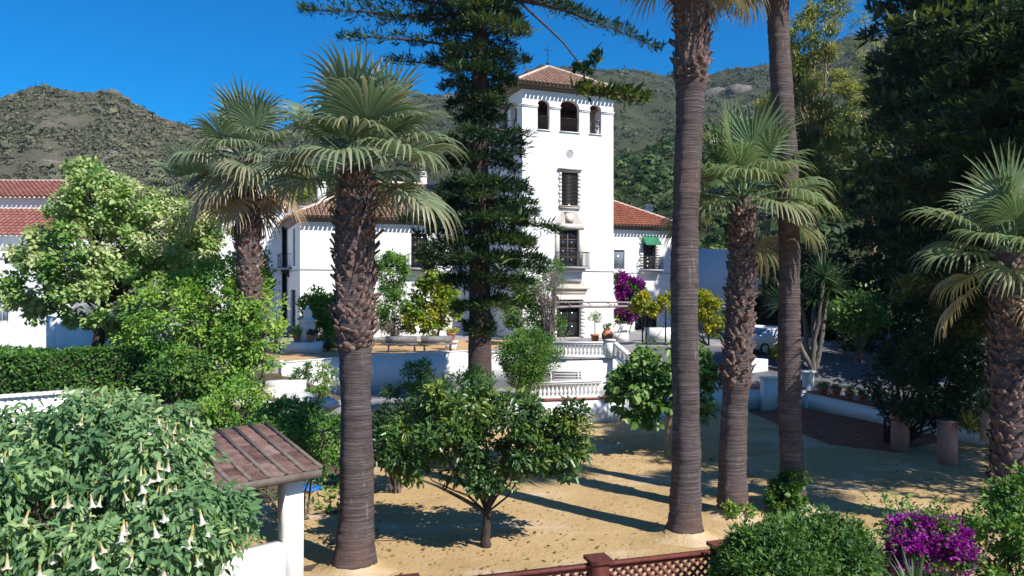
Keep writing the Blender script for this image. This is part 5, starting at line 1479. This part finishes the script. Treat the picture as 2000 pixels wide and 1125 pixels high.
# white planters by the wing
for (a, c_, t, lab) in ((1199, 1228, 650, 'low white planter under the purple bougainvillea'), (1262, 1318, 640, 'long white planter wall behind the tall grey palm'), (1216, 1228, 634, 'white pier at the end of the low planter')):
    p0, p1 = G(a, 667, TZ), G(c_, 667, TZ)
    root = thing('planter', lab, 'planter', p0)
    m = MB(); zt = P(0, t, p0.y).z
    if c_ - a < 20: m.box((p0.x, p0.y + .65, TZ - .02), (p1.x, p0.y + 1.1, zt))
    else: m.box((p0.x, p0.y, TZ - .02), (p1.x, p0.y + .6, zt)); 
    m.build('body', M['white_plaster'], root)
    m = MB(); m.box((p0.x - .03, p0.y - .03, zt + .002), (p1.x + .03, p0.y - .002, zt + .05)) if False else m.box((p0.x + .08, p0.y + (.1 if c_ - a >= 20 else .7), zt + .002), (p1.x - .08, p0.y + (.5 if c_ - a >= 20 else 1.05), zt + .03)); m.build('soil', M['soil'], root)
# left terrace: pedestal with finial, box planter, pots
c = P(601, 672, 41.5); pd = thing('pedestal', 'white stone pedestal with onion shaped finial by the clipped bush', 'pedestal', (c.x, c.y, TZ + .55))
z0 = TZ + .55
m = MB(); m.box((c.x - .34, c.y - .34, z0), (c.x + .34, c.y + .34, z0 + 1.05)); m.box((c.x - .42, c.y - .42, z0 + 1.052), (c.x + .42, c.y + .42, z0 + 1.16)); m.build('shaft', M['old_plaster'], pd)
m = MB(); m.lathe([(.34, 0), (.30, .08), (.20, .18), (.26, .30), (.24, .42), (.12, .56), (.06, .66), (.09, .72), (0, .80)], 14, (c.x, c.y, z0 + 1.161)); m.build('finial', M['old_plaster'], pd, smooth=True)
c = P(588, 700, 40.5); pl = thing('planter', 'blue shaded white box planter carrying the pedestal', 'planter', (c.x, c.y, TZ))
m = MB(); m.box((c.x - 1.0, c.y - .3, TZ - .02), (c.x + .95, c.y + 1.8, TZ + .53)); m.build('body', M['white_plaster'], pl)
potted('terracotta pot with small bush right of the pedestal', P(607, 668, 40.9), 1.0, 'dark_leaf', .15, 6, .14)
potted('reddish plant in pot left of the pedestal', P(580, 668, 41.2), 1.0, 'bright_leaf', .25, 8, .16)
c = P(545, 690, 40); m = MB(); m.lathe([(0, 0), (.3, 0), (.42, .2), (.40, .35), (.3, .36)], 14); o = m.build('glazed_bowl', M['blue_glaze'], origin=None, smooth=True); o.location = P(556, 680, 40.6); o.location.z = TZ; tag(o, 'blue glazed bowl left of the box planter', 'bowl')
c = G(881, 680, TZ); pd = thing('pedestal', 'small white pedestal under a terracotta pot left of the conifer', 'pedestal', (c.x, 42.6, TZ)); c = Vector(P(881, 0, 42.6)); 
m = MB(); m.box((c.x - .3, 42.3, TZ), (c.x + .3, 42.9, TZ + .42)); m.build('shaft', M['white_plaster'], pd); m = MB(); m.box((c.x - .38, 42.22, TZ + .422), (c.x + .38, 42.98, TZ + .50)); m.build('slab', M['white_plaster'], pd)
potted('round yellow green bush in terracotta pot on the small pedestal', (c.x, 42.6, TZ + .503), 1.15, 'yellow_leaf', .22, 8, .17)
for px, lab in ((785, 'dark bench with sloping back on the sandy terrace'), (855, 'second dark bench near the small pedestal')):
    c = P(px, 690, 41.0); bn = thing('terrace_bench', lab, 'bench', (c.x, c.y, TZ), .3, 'dark benches on the sandy terrace')
    m = MB(); m.box((-.85, -.2, .40), (.85, .22, .45)); m.build('seat', M['bench_slat'], bn, local=True)
    m = MB(); m.add([(-.85, .2, .50), (.85, .2, .50), (.85, .34, .85), (-.85, .34, .85), (-.85, .24, .50), (.85, .24, .50), (.85, .38, .85), (-.85, .38, .85)], [(0, 1, 2, 3), (4, 7, 6, 5), (3, 2, 6, 7), (0, 4, 5, 1), (0, 3, 7, 4), (1, 5, 6, 2)]); m.build('backrest', M['bench_slat'], bn, local=True)
    for s in (-.7, .7):
        m = MB(); m.box((s - .03, -.15, 0), (s + .03, .22, .397)); m.build('leg', M['bench_slat'], bn, local=True)
# cycad below the palm
def rosette(name, label, cat, c, n, L, Wd, mat, e0=10, e1=80, trunk=0, bark='bark_grey', heads=None, droop=.4, group=None):
    c = Vector(c)
    root = thing(name, label, cat, c, 0, group)
    mb, tb = MB(), MB()
    for hd in (heads or [(0, 0, trunk)]):
        h = c + Vector(hd)
        if hd[2] > .05: tb.tube(curve(c, h, 0, 6, .03), np.linspace(.16 if trunk == 0 else .13, .09, 6), 8)
        for i in range(n):
            a = i * 2.39996 + random.uniform(-.1, .1); el = math.radians(e1 - (e1 - e0) * (i / n) ** .8)
            d = Vector((math.cos(a) * math.cos(el), math.sin(a) * math.cos(el), math.sin(el)))
            sd = Vector((-math.sin(a), math.cos(a), 0)); l = L * random.uniform(.8, 1.1)
            pts, dv, p = [], d.copy(), h.copy()
            for j in range(5):
                pts.append(p.copy()); dv = (dv + Vector((0, 0, -droop * .18 * j / 2))).normalized(); p = p + dv * l / 4
            V = []
            for j, q in enumerate(pts):
                w = Wd * (1 - (j / 4) ** 1.6) * (.7 + .3 * min(1, j)) + .002
                V += [tuple(q - sd * w), tuple(q + Vector((0, 0, -.3 * w))), tuple(q + sd * w)]
            mb.add(V, [(k * 3 + t_, k * 3 + 3 + t_, k * 3 + 4 + t_, k * 3 + 1 + t_) for k in range(4) for t_ in (0, 1)], rnd=random.random())
    o = mb.build('leaves', M[mat], root); o['kind'] = 'stuff'
    if tb.n: tb.build('trunk', M[bark], root)
    return root
rosette('cycad', 'spiky cycad in the shade below the square clipped bush', 'plant', P(640, 690, 41.5), 40, 1.0, .05, 'yucca_leaf', 5, 70, trunk=.25, droop=.6)
rosette('spiky_plant', 'small spiky plant beside the feathery dark shrub', 'plant', P(868, 765, 31), 30, .7, .05, 'bright_leaf', 5, 80, trunk=.15)

# ------------------------------------------------------------------ right side
rosette('yucca_tree', 'yucca with sword leaves on a thick trunk behind the ivy palm', 'yucca', (P(1592, 0, 39.5).x, 39.5, 1.2), 70, 1.35, .07, 'yucca_leaf', -35, 88, bark='bark_grey', heads=[(0, 0, 4.3), (.9, .3, 4.9), (-.7, .4, 4.6), (.25, -.5, 5.4), (-1.6, .2, 4.0)], droop=.35)
hedge_box('clipped_hedge', 'low yellow green hedge along the driveway', xy(1505, 41.5), xy(1640, 42.5), .7, 1.55, 2.25, 2600, .12, .08, 'yellow_leaf')
hedge_box('clipped_hedge', 'dark hedge behind the low yellow green hedge', xy(1440, 52), xy(1720, 51), 1.2, TZ, 5.4, 6000, .2, .13, 'dark_leaf')
bush('shrub', 'small yellow bush beside the parked car', 'bush', 1504, 668, 1535, 705, 41, 1.9, 'yellow_leaf', 20, .2, 50, .10, .06, 5, .4)
wall_run('garden_wall', 'white wall behind the parked car', [(*xy(1430, 48.8), TZ - .3, 3.75), (*xy(1540, 48.3), TZ - .3, 3.55)], .25, 'white_plaster')
wall_run('garden_wall', 'sloping white wall below the parked car', [(*xy(1440, 40.6), .6, 2.35), (*xy(1500, 40.4), .6, 2.25)], .25, 'white_plaster')
wall_run('house_wall', 'pale blue shaded house wall seen between the palm trunks', [(*xy(1355, 66), TZ - .3, 9.4), (*xy(1480, 65), TZ - .3, 9.2)], .3, 'old_plaster')
# car
def car(label, c, rz):
    root = thing('parked_car', label, 'car', c, rz)
    prof = [(-2.05, .35), (-2.1, .62), (-2.0, .82), (-1.2, .93), (-.55, 1.36), (.75, 1.42), (1.5, 1.05), (2.0, .95), (2.08, .6), (2.02, .32)]
    m = MB(); n = len(prof)
    V = []
    for y, k in ((-.84, .0), (-.70, 1.0), (.70, 1.0), (.84, .0)):
        for (x, z) in prof: V.append((x * (1 if k else .97), y, z if k or z < .95 else .93 + (z - .93) * .15))
    Fa = [(r_ * n + i, r_ * n + (i + 1), (r_ + 1) * n + i + 1, (r_ + 1) * n + i) for r_ in range(3) for i in range(n - 1)]
    Fa2 = [tuple(range(n)), tuple(range(3 * n, 4 * n))[::-1]]
    m.add(V, Fa); m.add(V[:n], [tuple(range(n))]); m.add(V[3 * n:], [tuple(range(n))[::-1]])
    m.add([V[0], V[n - 1], V[4 * n - 1], V[3 * n]], [(0, 1, 2, 3)])
    m.build('body', M['car_paint'], root, local=True, smooth=False)
    for nm, q in (('windscreen', [(-1.12, .96), (-.62, 1.33)]), ('rear_window', [(1.42, 1.10), (.86, 1.38)])):
        m = MB(); (x0, z0), (x1, z1) = q; o_ = -.02 if x0 < 0 else .02
        m.add([(x0 + o_, -.64, z0 + .02), (x0 + o_, .64, z0 + .02), (x1 + o_, .60, z1 + .02), (x1 + o_, -.60, z1 + .02)], [(0, 1, 2, 3)]); m.build(nm, M['car_glass'], root, local=True)
    for s in (-1, 1):
        for (x0, x1) in ((-.95, -.02), (.04, 1.25)):
            m = MB(); m.add([(x0, s * .80, .97), (x1, s * .80, .99), (x1 - (.25 if x1 > 1 else 0), s * .735, 1.32), (x0 + (.42 if x0 < -.5 else 0), s * .735, 1.31)], [(0, 1, 2, 3)]); m.build('side_window', M['car_glass'], root, local=True)
    for x in (-1.3, 1.3):
        for s in (-1, 1):
            m = MB(); m.tube([(x, s * .70, .32), (x, s * .87, .32)], .32, 18); w = m.build('wheel', M['tyre_rubber'], root, local=True)
            m = MB(); m.tube([(x, s * .868, .32), (x, s * .88, .32)], .2, 12); m.build('rim', M['rim_metal'], w, local=True)
    for x, mt, nm in ((-2.06, 'rim_metal', 'headlight'), (2.06, 'red_lamp', 'tail_lamp')):
        for s in (-1, 1):
            m = MB(); m.box((min(x, x * .99), s * .62 - .14, .66), (max(x, x * .99) + .02, s * .62 + .14, .82)); m.build(nm, M[mt], root, local=True)
car('silver parked car half hidden behind the palm trunks', (P(1512, 0, 43.2).x, 43.2, 2.36), math.radians(200))
# dark dome tree, posts, agave
b = G(1752, 868)
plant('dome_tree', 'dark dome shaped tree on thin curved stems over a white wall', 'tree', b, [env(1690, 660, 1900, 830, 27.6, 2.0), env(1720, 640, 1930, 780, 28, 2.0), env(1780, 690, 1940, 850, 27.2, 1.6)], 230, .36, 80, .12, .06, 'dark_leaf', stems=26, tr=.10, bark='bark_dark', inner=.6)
for (px, py), h, lab in (((1758, 882), 1.55, 'pinkish square post under the dark dome tree'), ((1850, 908), 1.45, 'pinkish square post beside the yellow striped plant')):
    c = G(px, py); pr = thing('garden_post', lab, 'post', c, .3, 'pinkish garden posts')
    m = MB(); m.box((-.22, -.22, -.02), (.22, .22, h)); m.build('shaft', M['pink_post'], pr, local=True); m = MB(); m.box((-.25, -.25, h + .002), (.25, .25, h + .06)); m.build('cap', M['pink_post'], pr, local=True)
rosette('agave', 'yellow striped agave on a pinkish post', 'plant', G(1850, 908) + Vector((.55, -.3, 1.35)), 46, .68, .05, 'agave_yellow', -20, 80, droop=.3)
rosette('agave', 'blue green spiky plant beside the thick palm trunk', 'plant', P(1925, 860, 22.5), 46, .75, .045, 'yucca_leaf', -10, 85, droop=.3, heads=[(0, 0, .9)])
for k in range(9):
    t_ = (k + .5) / 9; x, y = 14.98 + (17.45 - 14.98) * t_, 37.6 + (30.6 - 37.6) * t_; z = .80 + .075 - .14 * t_
    ords = ['first', 'second', 'third', 'fourth', 'fifth', 'sixth', 'seventh', 'eighth', 'ninth']
    potted('terracotta pot with small plant on the brick topped wall, %s from the gate pillar' % ords[k], (x, y, z + .005), .95, 'green_leaf', .12, 5, .12, .09, .05, group='flower pots on the brick topped wall')
# more dark background greenery on the right
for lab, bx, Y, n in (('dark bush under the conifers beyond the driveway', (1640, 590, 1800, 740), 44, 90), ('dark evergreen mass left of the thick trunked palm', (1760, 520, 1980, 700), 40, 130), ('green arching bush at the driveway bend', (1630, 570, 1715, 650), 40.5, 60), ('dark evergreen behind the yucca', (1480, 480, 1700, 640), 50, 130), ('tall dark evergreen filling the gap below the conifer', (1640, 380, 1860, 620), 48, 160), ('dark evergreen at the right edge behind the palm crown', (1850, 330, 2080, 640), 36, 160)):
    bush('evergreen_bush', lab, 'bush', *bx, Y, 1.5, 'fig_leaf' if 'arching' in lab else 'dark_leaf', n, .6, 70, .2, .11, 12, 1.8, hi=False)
# bare winter tree behind the short palm
plant('bare_tree', 'grey leafless tree between the palm trunks', 'tree', (P(1490, 0, 56).x, 56, TZ), [env(1440, 380, 1535, 560, 56, 2.2)], 90, .5, 36, .3, .02, 'dead_leaf', trunk=P(1490, 540, 56), tr=.2, limbs=50)
# eucalyptus
b = Vector((P(1590, 0, 62).x, 62, TZ))
euc = [env(1500, 100, 1620, 330, 62, 2.4), env(1530, 5, 1640, 150, 62, 2.2), env(1600, 120, 1690, 330, 62.5, 2.0), env(1480, 180, 1560, 340, 61.5, 1.5), env(1560, 250, 1700, 440, 61, 2.4), env(1580, -60, 1660, 60, 62, 1.5), env(1468, 150, 1560, 360, 61, 1.8), env(1500, 300, 1660, 440, 60.5, 2.2)]
plant('eucalyptus_tree', 'tall yellow green eucalyptus behind the ivy palm', 'tree', b, euc, 450, .66, 105, .28, .09, 'eucalyptus_leaf', trunk=P(1590, 300, 62), tr=.4, bark='bark_tan', limbs=28, kw=dict(droop=.9, tonevar=.14, hi=False), inner=.5)
b = Vector((P(1700, 0, 70).x, 70, TZ))
plant('eucalyptus_tree', 'smaller yellow green eucalyptus beside the dark conifer', 'tree', b, [env(1660, 20, 1720, 130, 70, 1.4), env(1670, 60, 1780, 260, 70, 2.4), env(1690, 200, 1800, 400, 70, 2.4)], 130, .62, 90, .24, .07, 'eucalyptus_leaf', trunk=P(1705, 320, 70), tr=.3, bark='bark_tan', limbs=20, kw=dict(droop=.9, hi=False), inner=.5)

# ------------------------------------------------------------------ foreground right
b = P(1550, 1130, 13.2); b.z = 0
plant('clipped_bush', 'big clipped dark green bush at the lower right', 'bush', b, [env(1390, 1010, 1720, 1330, 13.2, 1.4), env(1400, 1030, 1600, 1250, 12.8, 1.1), env(1520, 1003, 1715, 1200, 13.4, 1.2)], 460, .22, 120, .085, .034, 'hedge_leaf', stems=10, tr=.06, kw=dict(flat=.9, up=.6, tonevar=.14, hi=False), inner=.84)
bush('shrub', 'leafy shrub at the right edge below the thick palm trunk', 'shrub', 1895, 930, 2060, 1180, 14.2, 0, 'green_leaf', 120, .22, 70, .085, .05, 16, 1.0, envs=[env(1895, 960, 2010, 1130, 14.2, .8), env(1950, 920, 2080, 1060, 14.6, .9), env(1920, 1050, 2080, 1200, 13.8, .9)])
rosette('spiky_plant', 'grey green spiky leaves under the purple mound', 'plant', P(1790, 1180, 12.6), 50, .9, .04, 'yucca_leaf', 5, 85, droop=.5)
plant('ivy', 'bright green ivy wrapped round the foot of the tall slim palm', 'ivy', bB, [env(1508, 912, 1580, 1000, bB.y - .25, .45), env(1500, 950, 1560, 1010, bB.y - .45, .4)], 60, .15, 70, .085, .075, 'green_leaf', stems=8, tr=.04, crown_name='leaves')
bush('weeds', 'low green weeds at the foot of the shorter rough palm', 'weeds', 1405, 985, 1480, 1010, bC.y - .4, 0, 'bright_leaf', 14, .12, 40, .10, .04, 4, .3)

# lattice fence
def fence():
    a, b_ = Vector((-1.75, 12.55)), Vector((3.95, 14.3)); top = 1.12
    root = thing('lattice_fence', 'dark red wooden lattice fence along the lower edge', 'fence', (a.x, a.y, 0))
    d = (b_ - a); ln = d.length; d.normalize()
    def at(s, z, o=0.0): return Vector((a.x + d.x * s - d.y * o, a.y + d.y * s + d.x * o, z))
    ps = (P(1165, 0, 1).x) # direction of the post seen in the photo
    s_post = 3.42
    for sgn in (0, 1):
        for k in range(200):
            s0 = -1.4 + k * .165
            lo, hi = (s0, top - 1.14), (s0 + 1.07, top - .07)
            if sgn: lo, hi = (s0 + 1.07, top - 1.14), (s0, top - .07)
            def clip(p, q):
                (x0, z0), (x1, z1) = p, q; t0, t1 = 0.0, 1.0; dx = x1 - x0
                for e, bnd in ((-1, 0.0), (1, ln)):
                    f0 = e * (x0 - bnd); f1 = e * (x1 - bnd)
                    if f0 > 0 and f1 > 0: return None
                    if f0 > 0: t0 = max(t0, f0 / (f0 - f1))
                    if f1 > 0: t1 = min(t1, f0 / (f0 - f1))
                return None if t1 - t0 < .03 else ((x0 + dx * t0, z0 + (z1 - z0) * t0), (x0 + dx * t1, z0 + (z1 - z0) * t1))
            c_ = clip(lo, hi)
            if not c_: continue
            m = MB(); off = -.010 if sgn else .010
            m.beam(at(c_[0][0], c_[0][1], off), at(c_[1][0], c_[1][1], off), .016, .052, up=(-d.y, d.x, 0)); 
            m = MB(); p, q = at(*c_[0], off), at(*c_[1], off); dd = (q - p).normalized(); nrm = Vector((-d.y, d.x, 0)); w = dd.cross(nrm) * .026; t_ = nrm * .008
            V = [p - w - t_, p + w - t_, p + w + t_, p - w + t_, q - w - t_, q + w - t_, q + w + t_, q - w + t_]
            m.add([tuple(v) for v in V], [(0, 3, 2, 1), (4, 5, 6, 7), (0, 1, 5, 4), (1, 2, 6, 5), (2, 3, 7, 6), (3, 0, 4, 7)])
            m.build('slat', M['fence_red'], root)
    m = MB(); m.beam(at(0, top), at(ln, top), .12, .055); m.beam(at(0, top - .06), at(ln, top - .06), .05, .06); m.build('top_rail', M['fence_red'], root)
    m = MB(); m.beam(at(0, .08), at(ln, .08), .06, .10); m.build('bottom_rail', M['fence_red'], root)
    for s in (.06, s_post, ln - .06):
        c = at(s, 0); h = top + .06
        m = MB(); m.prism([(c.x + (d.x * i - d.y * j) * .15, c.y + (d.y * i + d.x * j) * .15) for i, j in ((-1, -1), (1, -1), (1, 1), (-1, 1))], -.02, h)
        p = m.build('post', M['fence_red'], root)
        m = MB(); m.prism([(c.x + (d.x * i - d.y * j) * .20, c.y + (d.y * i + d.x * j) * .20) for i, j in ((-1, -1), (1, -1), (1, 1), (-1, 1))], h + .002, h + .07); m.build('post_cap', M['fence_red'], p)
fence()

# ------------------------------------------------------------------ tiled shelter
def shelter():
    rz = math.radians(42); C = Vector((-3.47, 13.9, 0))
    root = thing('garden_shelter', 'small white shelter with reddish shingle roof beside the trumpet flowers', 'shelter', C, rz)
    ze, zr, yr, x0 = 2.73, 3.22, 2.3, -3.3
    for lab, (a, b_, c_, d_), h in (('pillar', (-.54, -.2, .25, .59), 2.7), ('pillar', (-3.0, -2.6, .25, .65), 2.7), ('pillar', (-.62, -.2, 3.6, 4.0), 2.7), ('pillar', (-3.0, -2.6, 3.6, 4.0), 2.7)):
        m = MB(); m.box((a, c_, -.05), (b_, d_, h)); m.build(lab, M['white_plaster'], root, local=True)
    m = MB(); m.box((-2.598, .28, -.05), (-.542, .56, 1.42)); m.build('low_wall', M['white_plaster'], root, local=True)
    mb = MB(); wall(mb, lambda u, v, w: (u, 3.7 + w, v), -2.598, -.622, -.05, 2.68, .2, [(-1.5, -.75, 1.25, 2.3)]); mb.build('back_wall', M['old_plaster'], root, local=True)
    mb = MB(); wall(mb, lambda u, v, w: (-2.95 + w, u, v), .655, 3.595, -.05, 2.68, .2); mb.build('side_wall', M['old_plaster'], root, local=True)
    m = MB(); m.box((-1.62, 3.60, 1.18), (-.66, 3.697, 1.246)); m.build('ledge', M['terracotta'], root, local=True)
    m = MB(); m.box((-2.3, 2.9, 1.9), (-1.75, 3.69, 2.2)); m.build('shelf', M['brown_wood'], root, local=True)
    sl = (zr - ze) / yr
    f = lambda x, y, z: (x, y, ze + sl * y + z)
    g = lambda x, y, z: (x, y, zr - sl * (y - yr) + z)
    m = MB(); m.box((x0, 0, -.09), (0, yr, 0), mp=f); m.box((x0, yr + .002, -.09), (0, 2 * yr, 0), mp=g); rf = m.build('roof', M['batten'], root, local=True)
    n = 10; w = -x0 / n
    for i in range(n):
        for k in range(8):
            m = MB(); y = k * yr / 8; j = random.uniform(-.006, .006)
            m.add([f(x0 + i * w + .03, y - .02, .030 + j), f(x0 + i * w + w - .03, y - .02, .030 - j), f(x0 + i * w + w - .03, y + .31, .008), f(x0 + i * w + .03, y + .31, .008),
                   f(x0 + i * w + .03, y - .02, .002), f(x0 + i * w + w - .03, y - .02, .002)], [(0, 1, 2, 3), (4, 5, 1, 0)])
            m.build('shingle', M['shingle'], rf, local=True)
    for i in range(n + 1):
        m = MB(); m.box((x0 + i * w - .032, -.03, .004), (x0 + i * w + .032, yr, .062), mp=f); m.build('batten', M['batten'], rf, local=True)
    m = MB()
    for i in range(n): m.box((x0 + i * w + .03, yr + .01, .004), (x0 + i * w + w - .03, 2 * yr, .03), mp=g)
    o = m.build('rear_shingles', M['shingle'], rf, local=True); o['kind'] = 'stuff'
    m = MB(); m.box((x0, -.06, -.13), (0, -.004, .0), mp=f); m.build('fascia', M['batten'], rf, local=True)
shelter()
# tarpaulins on the sand behind the shelter
for (px, py, s, mt, lab) in ((590, 938, (.75, .5, .35), 'tarp_teal', 'folded teal tarpaulin on the sand behind the shelter'), (585, 955, (.8, .35, .12), 'tarp_blue', 'flat blue tarpaulin lying beside the teal one')):
    c = G(px, py); o = rock(c, s, 77); o.data.materials[0] = M[mt]; o.name = 'tarpaulin'; o.data.name = 'tarpaulin'; tag(o, lab, 'tarpaulin')

# ------------------------------------------------------------------ houses on the left and behind
def house(label, c, rz, w, d, h, mat, roof=None, rise=1.2, wins=(), ov=.3):
    root = thing('house', label, 'house', c, rz)
    fr = lambda u, v, w_: (u, w_, v)
    mb = MB(); wall(mb, fr, 0, w, -.3, h, .3, [x[:4] for x in wins]); mb.build('wall', M[mat], root, local=True)
    mb = MB(); mb.box((0, .302, -.3), (.3, d, h)); mb.box((w - .3, .302, -.3), (w, d, h)); mb.box((.302, d - .3, -.3), (w - .302, d, h)); mb.build('wall', M[mat], root, local=True)
    for x in wins: window(root, fr, x[:4], 2, 2, dep=.1, fm='bench_white', gm='grey_glass')
    if roof:
        m = MB(); m.add([(-ov, -ov, h + .02), (w + ov, -ov, h + .02), (w + ov, d / 2, h + rise), (-ov, d / 2, h + rise), (w + ov, d + ov, h + .02), (-ov, d + ov, h + .02)], [(0, 1, 2, 3), (3, 2, 4, 5)]); 
        m.add([(0, 0.01, h + .01), (0, d, h + .01), (0, d / 2, h + rise - .05)], [(0, 1, 2)]); m.add([(w, 0.01, h + .01), (w, d, h + .01), (w, d / 2, h + rise - .05)], [(0, 1, 2)])
        r_ = m.build('roof', M[roof], root, local=True)
        t = MB(); L_ = math.hypot(d / 2 + ov, rise); tiles(t, (-ov, -ov, h + .02), (w + ov, -ov, h + .02), (0, d / 2 + ov, rise), lambda a: L_); tt = t.build('roof_tiles', M[roof], r_, local=True); tt['kind'] = 'stuff'
        m = MB(); m.tube([(-ov, d / 2, h + rise + .04), (w + ov, d / 2, h + rise + .04)], .12, 8); m.build('ridge', M['ridge_mortar'], r_, local=True)
        m = MB(); m.box((-ov, -ov + .02, h - .12), (w + ov, -.01, h - .01)); m.build('eave', M['white_plaster'], r_, local=True)
    else:
        m = MB(); m.box((-.06, -.06, h + .002), (w + .06, d, h + .22)); m.build('parapet', M[mat], root, local=True)
    return root
z = P(0, 384, 50).z
house('tall white house with red tiled roof at the left edge', (P(-160, 0, 50).x, 50, TZ), .02, P(118, 0, 50).x - P(-160, 0, 50).x, 9, z - TZ, 'white_plaster', 'tile_red', P(0, 353, 54).z - z, [(5.9, 6.9, 4.9, 6.3)])
z = P(0, 458, 44).z
house('lower white house with red roof in front of the tall one', (P(-140, 0, 44).x, 44, TZ), .03, P(80, 0, 44).x - P(-140, 0, 44).x, 6, z - TZ, 'white_plaster', 'tile_red', P(0, 410, 47).z - z, [])
z = P(0, 470, 41).z
house('white flat roofed house front with small window behind the whitish tree', (P(-160, 0, 41).x, 41, TZ - .3), .02, P(98, 0, 41).x - P(-160, 0, 41).x, 2.6, P(0, 505, 41).z - TZ + .3, 'white_plaster', None, 0, [(3.95, 4.75, 1.9, 3.2)])
wall_run('garden_wall', 'white wall in blue shade under the whitish tree', [(*xy(90, 38.5), TZ - .4, 4.6), (*xy(300, 37.5), TZ - .4, 3.9)], .25, 'old_plaster')
house('grey flat roofed building behind the left wing', (P(535, 0, 84).x, 84, TZ), .3, 9, 5, P(0, 404, 84).z - TZ, 'grey_render', None)
house('small white flat roofed block behind the grey building', (P(508, 0, 92).x, 92, TZ), .1, 3.2, 5, P(0, 386, 92).z - TZ, 'white_plaster', None)
house('white house glimpsed behind the palm with brown skirt', (P(410, 0, 58).x, 58, TZ), .25, 5.2, 5, P(0, 400, 58).z - TZ, 'white_plaster', 'tile_red', 1.0)
b = P(505, 690, 45); b.z = TZ
plant('leafy_tree', 'dark green tree in the gap between left wing and skirted palm', 'tree', b, [env(430, 430, 520, 640, 45, 1.6), env(470, 480, 530, 620, 45, 1.2)], 80, .5, 70, .18, .10, 'green_leaf', trunk=P(480, 600, 45), tr=.15, limbs=10)
for lab, bx, Y, mt in (('olive tree on the slope left of the wing chimney', (600, 310, 720, 380), 90, 'wood_leaf'), ('bushy tree on the slope behind the skirted palm', (400, 330, 520, 420), 88, 'wood_leaf'), ('bright tree on the slope above the grey building', (530, 320, 620, 400), 95, 'eucalyptus_leaf')):
    bush('slope_tree', lab, 'tree', *bx, Y, 2.6, mt, 60, .9, 60, .3, .16, 8, 2.5)

# pale rock outcrops on the ridges
for fn, px, t_, sz, lab in ((fL, 218, .985, (2.6, 1.8, 1.1), 'pale rock outcrop near the crest of the left hill'), (fL, 243, .97, (1.7, 1.3, .8), 'small pale rock just right of the crest outcrop'), (fL, 268, .90, (2.6, 1.5, .6), 'flat pale rock shelf below the hill crest'), (fL, 130, .93, (2.2, 1.3, .6), 'low pale rock band under the hill summit'), (fR, 1405, .80, (13, 7, 6), 'grey cliff on the mountain between the palms'), (fR, 1445, .74, (9, 6, 6), 'second grey cliff lower on the mountain')):
    X_, Y_, Z_ = fn(np.array([float(px)]), np.array([t_])); o = rock((X_[0], Y_[0], Z_[0]), sz, px); o.name = 'rock_outcrop'; o.data.name = 'rock_outcrop'; tag(o, lab, 'rock')
    o.data.materials[0] = M['cliff']; o.location.z -= sz[2] * .25

# ------------------------------------------------------------------ the air between here and the hills
def haze():
    m = bpy.data.materials.new('air'); m.use_nodes = True
    nt = m.node_tree; nt.nodes.remove(nt.nodes['Principled BSDF'])
    v = nt.nodes.new('ShaderNodeVolumePrincipled')
    v.inputs['Color'].default_value = (0.5, 0.72, 1.0, 1); v.inputs['Density'].default_value = 0.0001; v.inputs['Anisotropy'].default_value = 0.2
    nt.links.new(v.outputs[0], nt.nodes['Material Output'].inputs['Volume'])
    mb = MB(); mb.box((-1200, -150, -2), (1200, 1050, 250))
    o = mb.build('haze', m); o['kind'] = 'stuff'
haze()
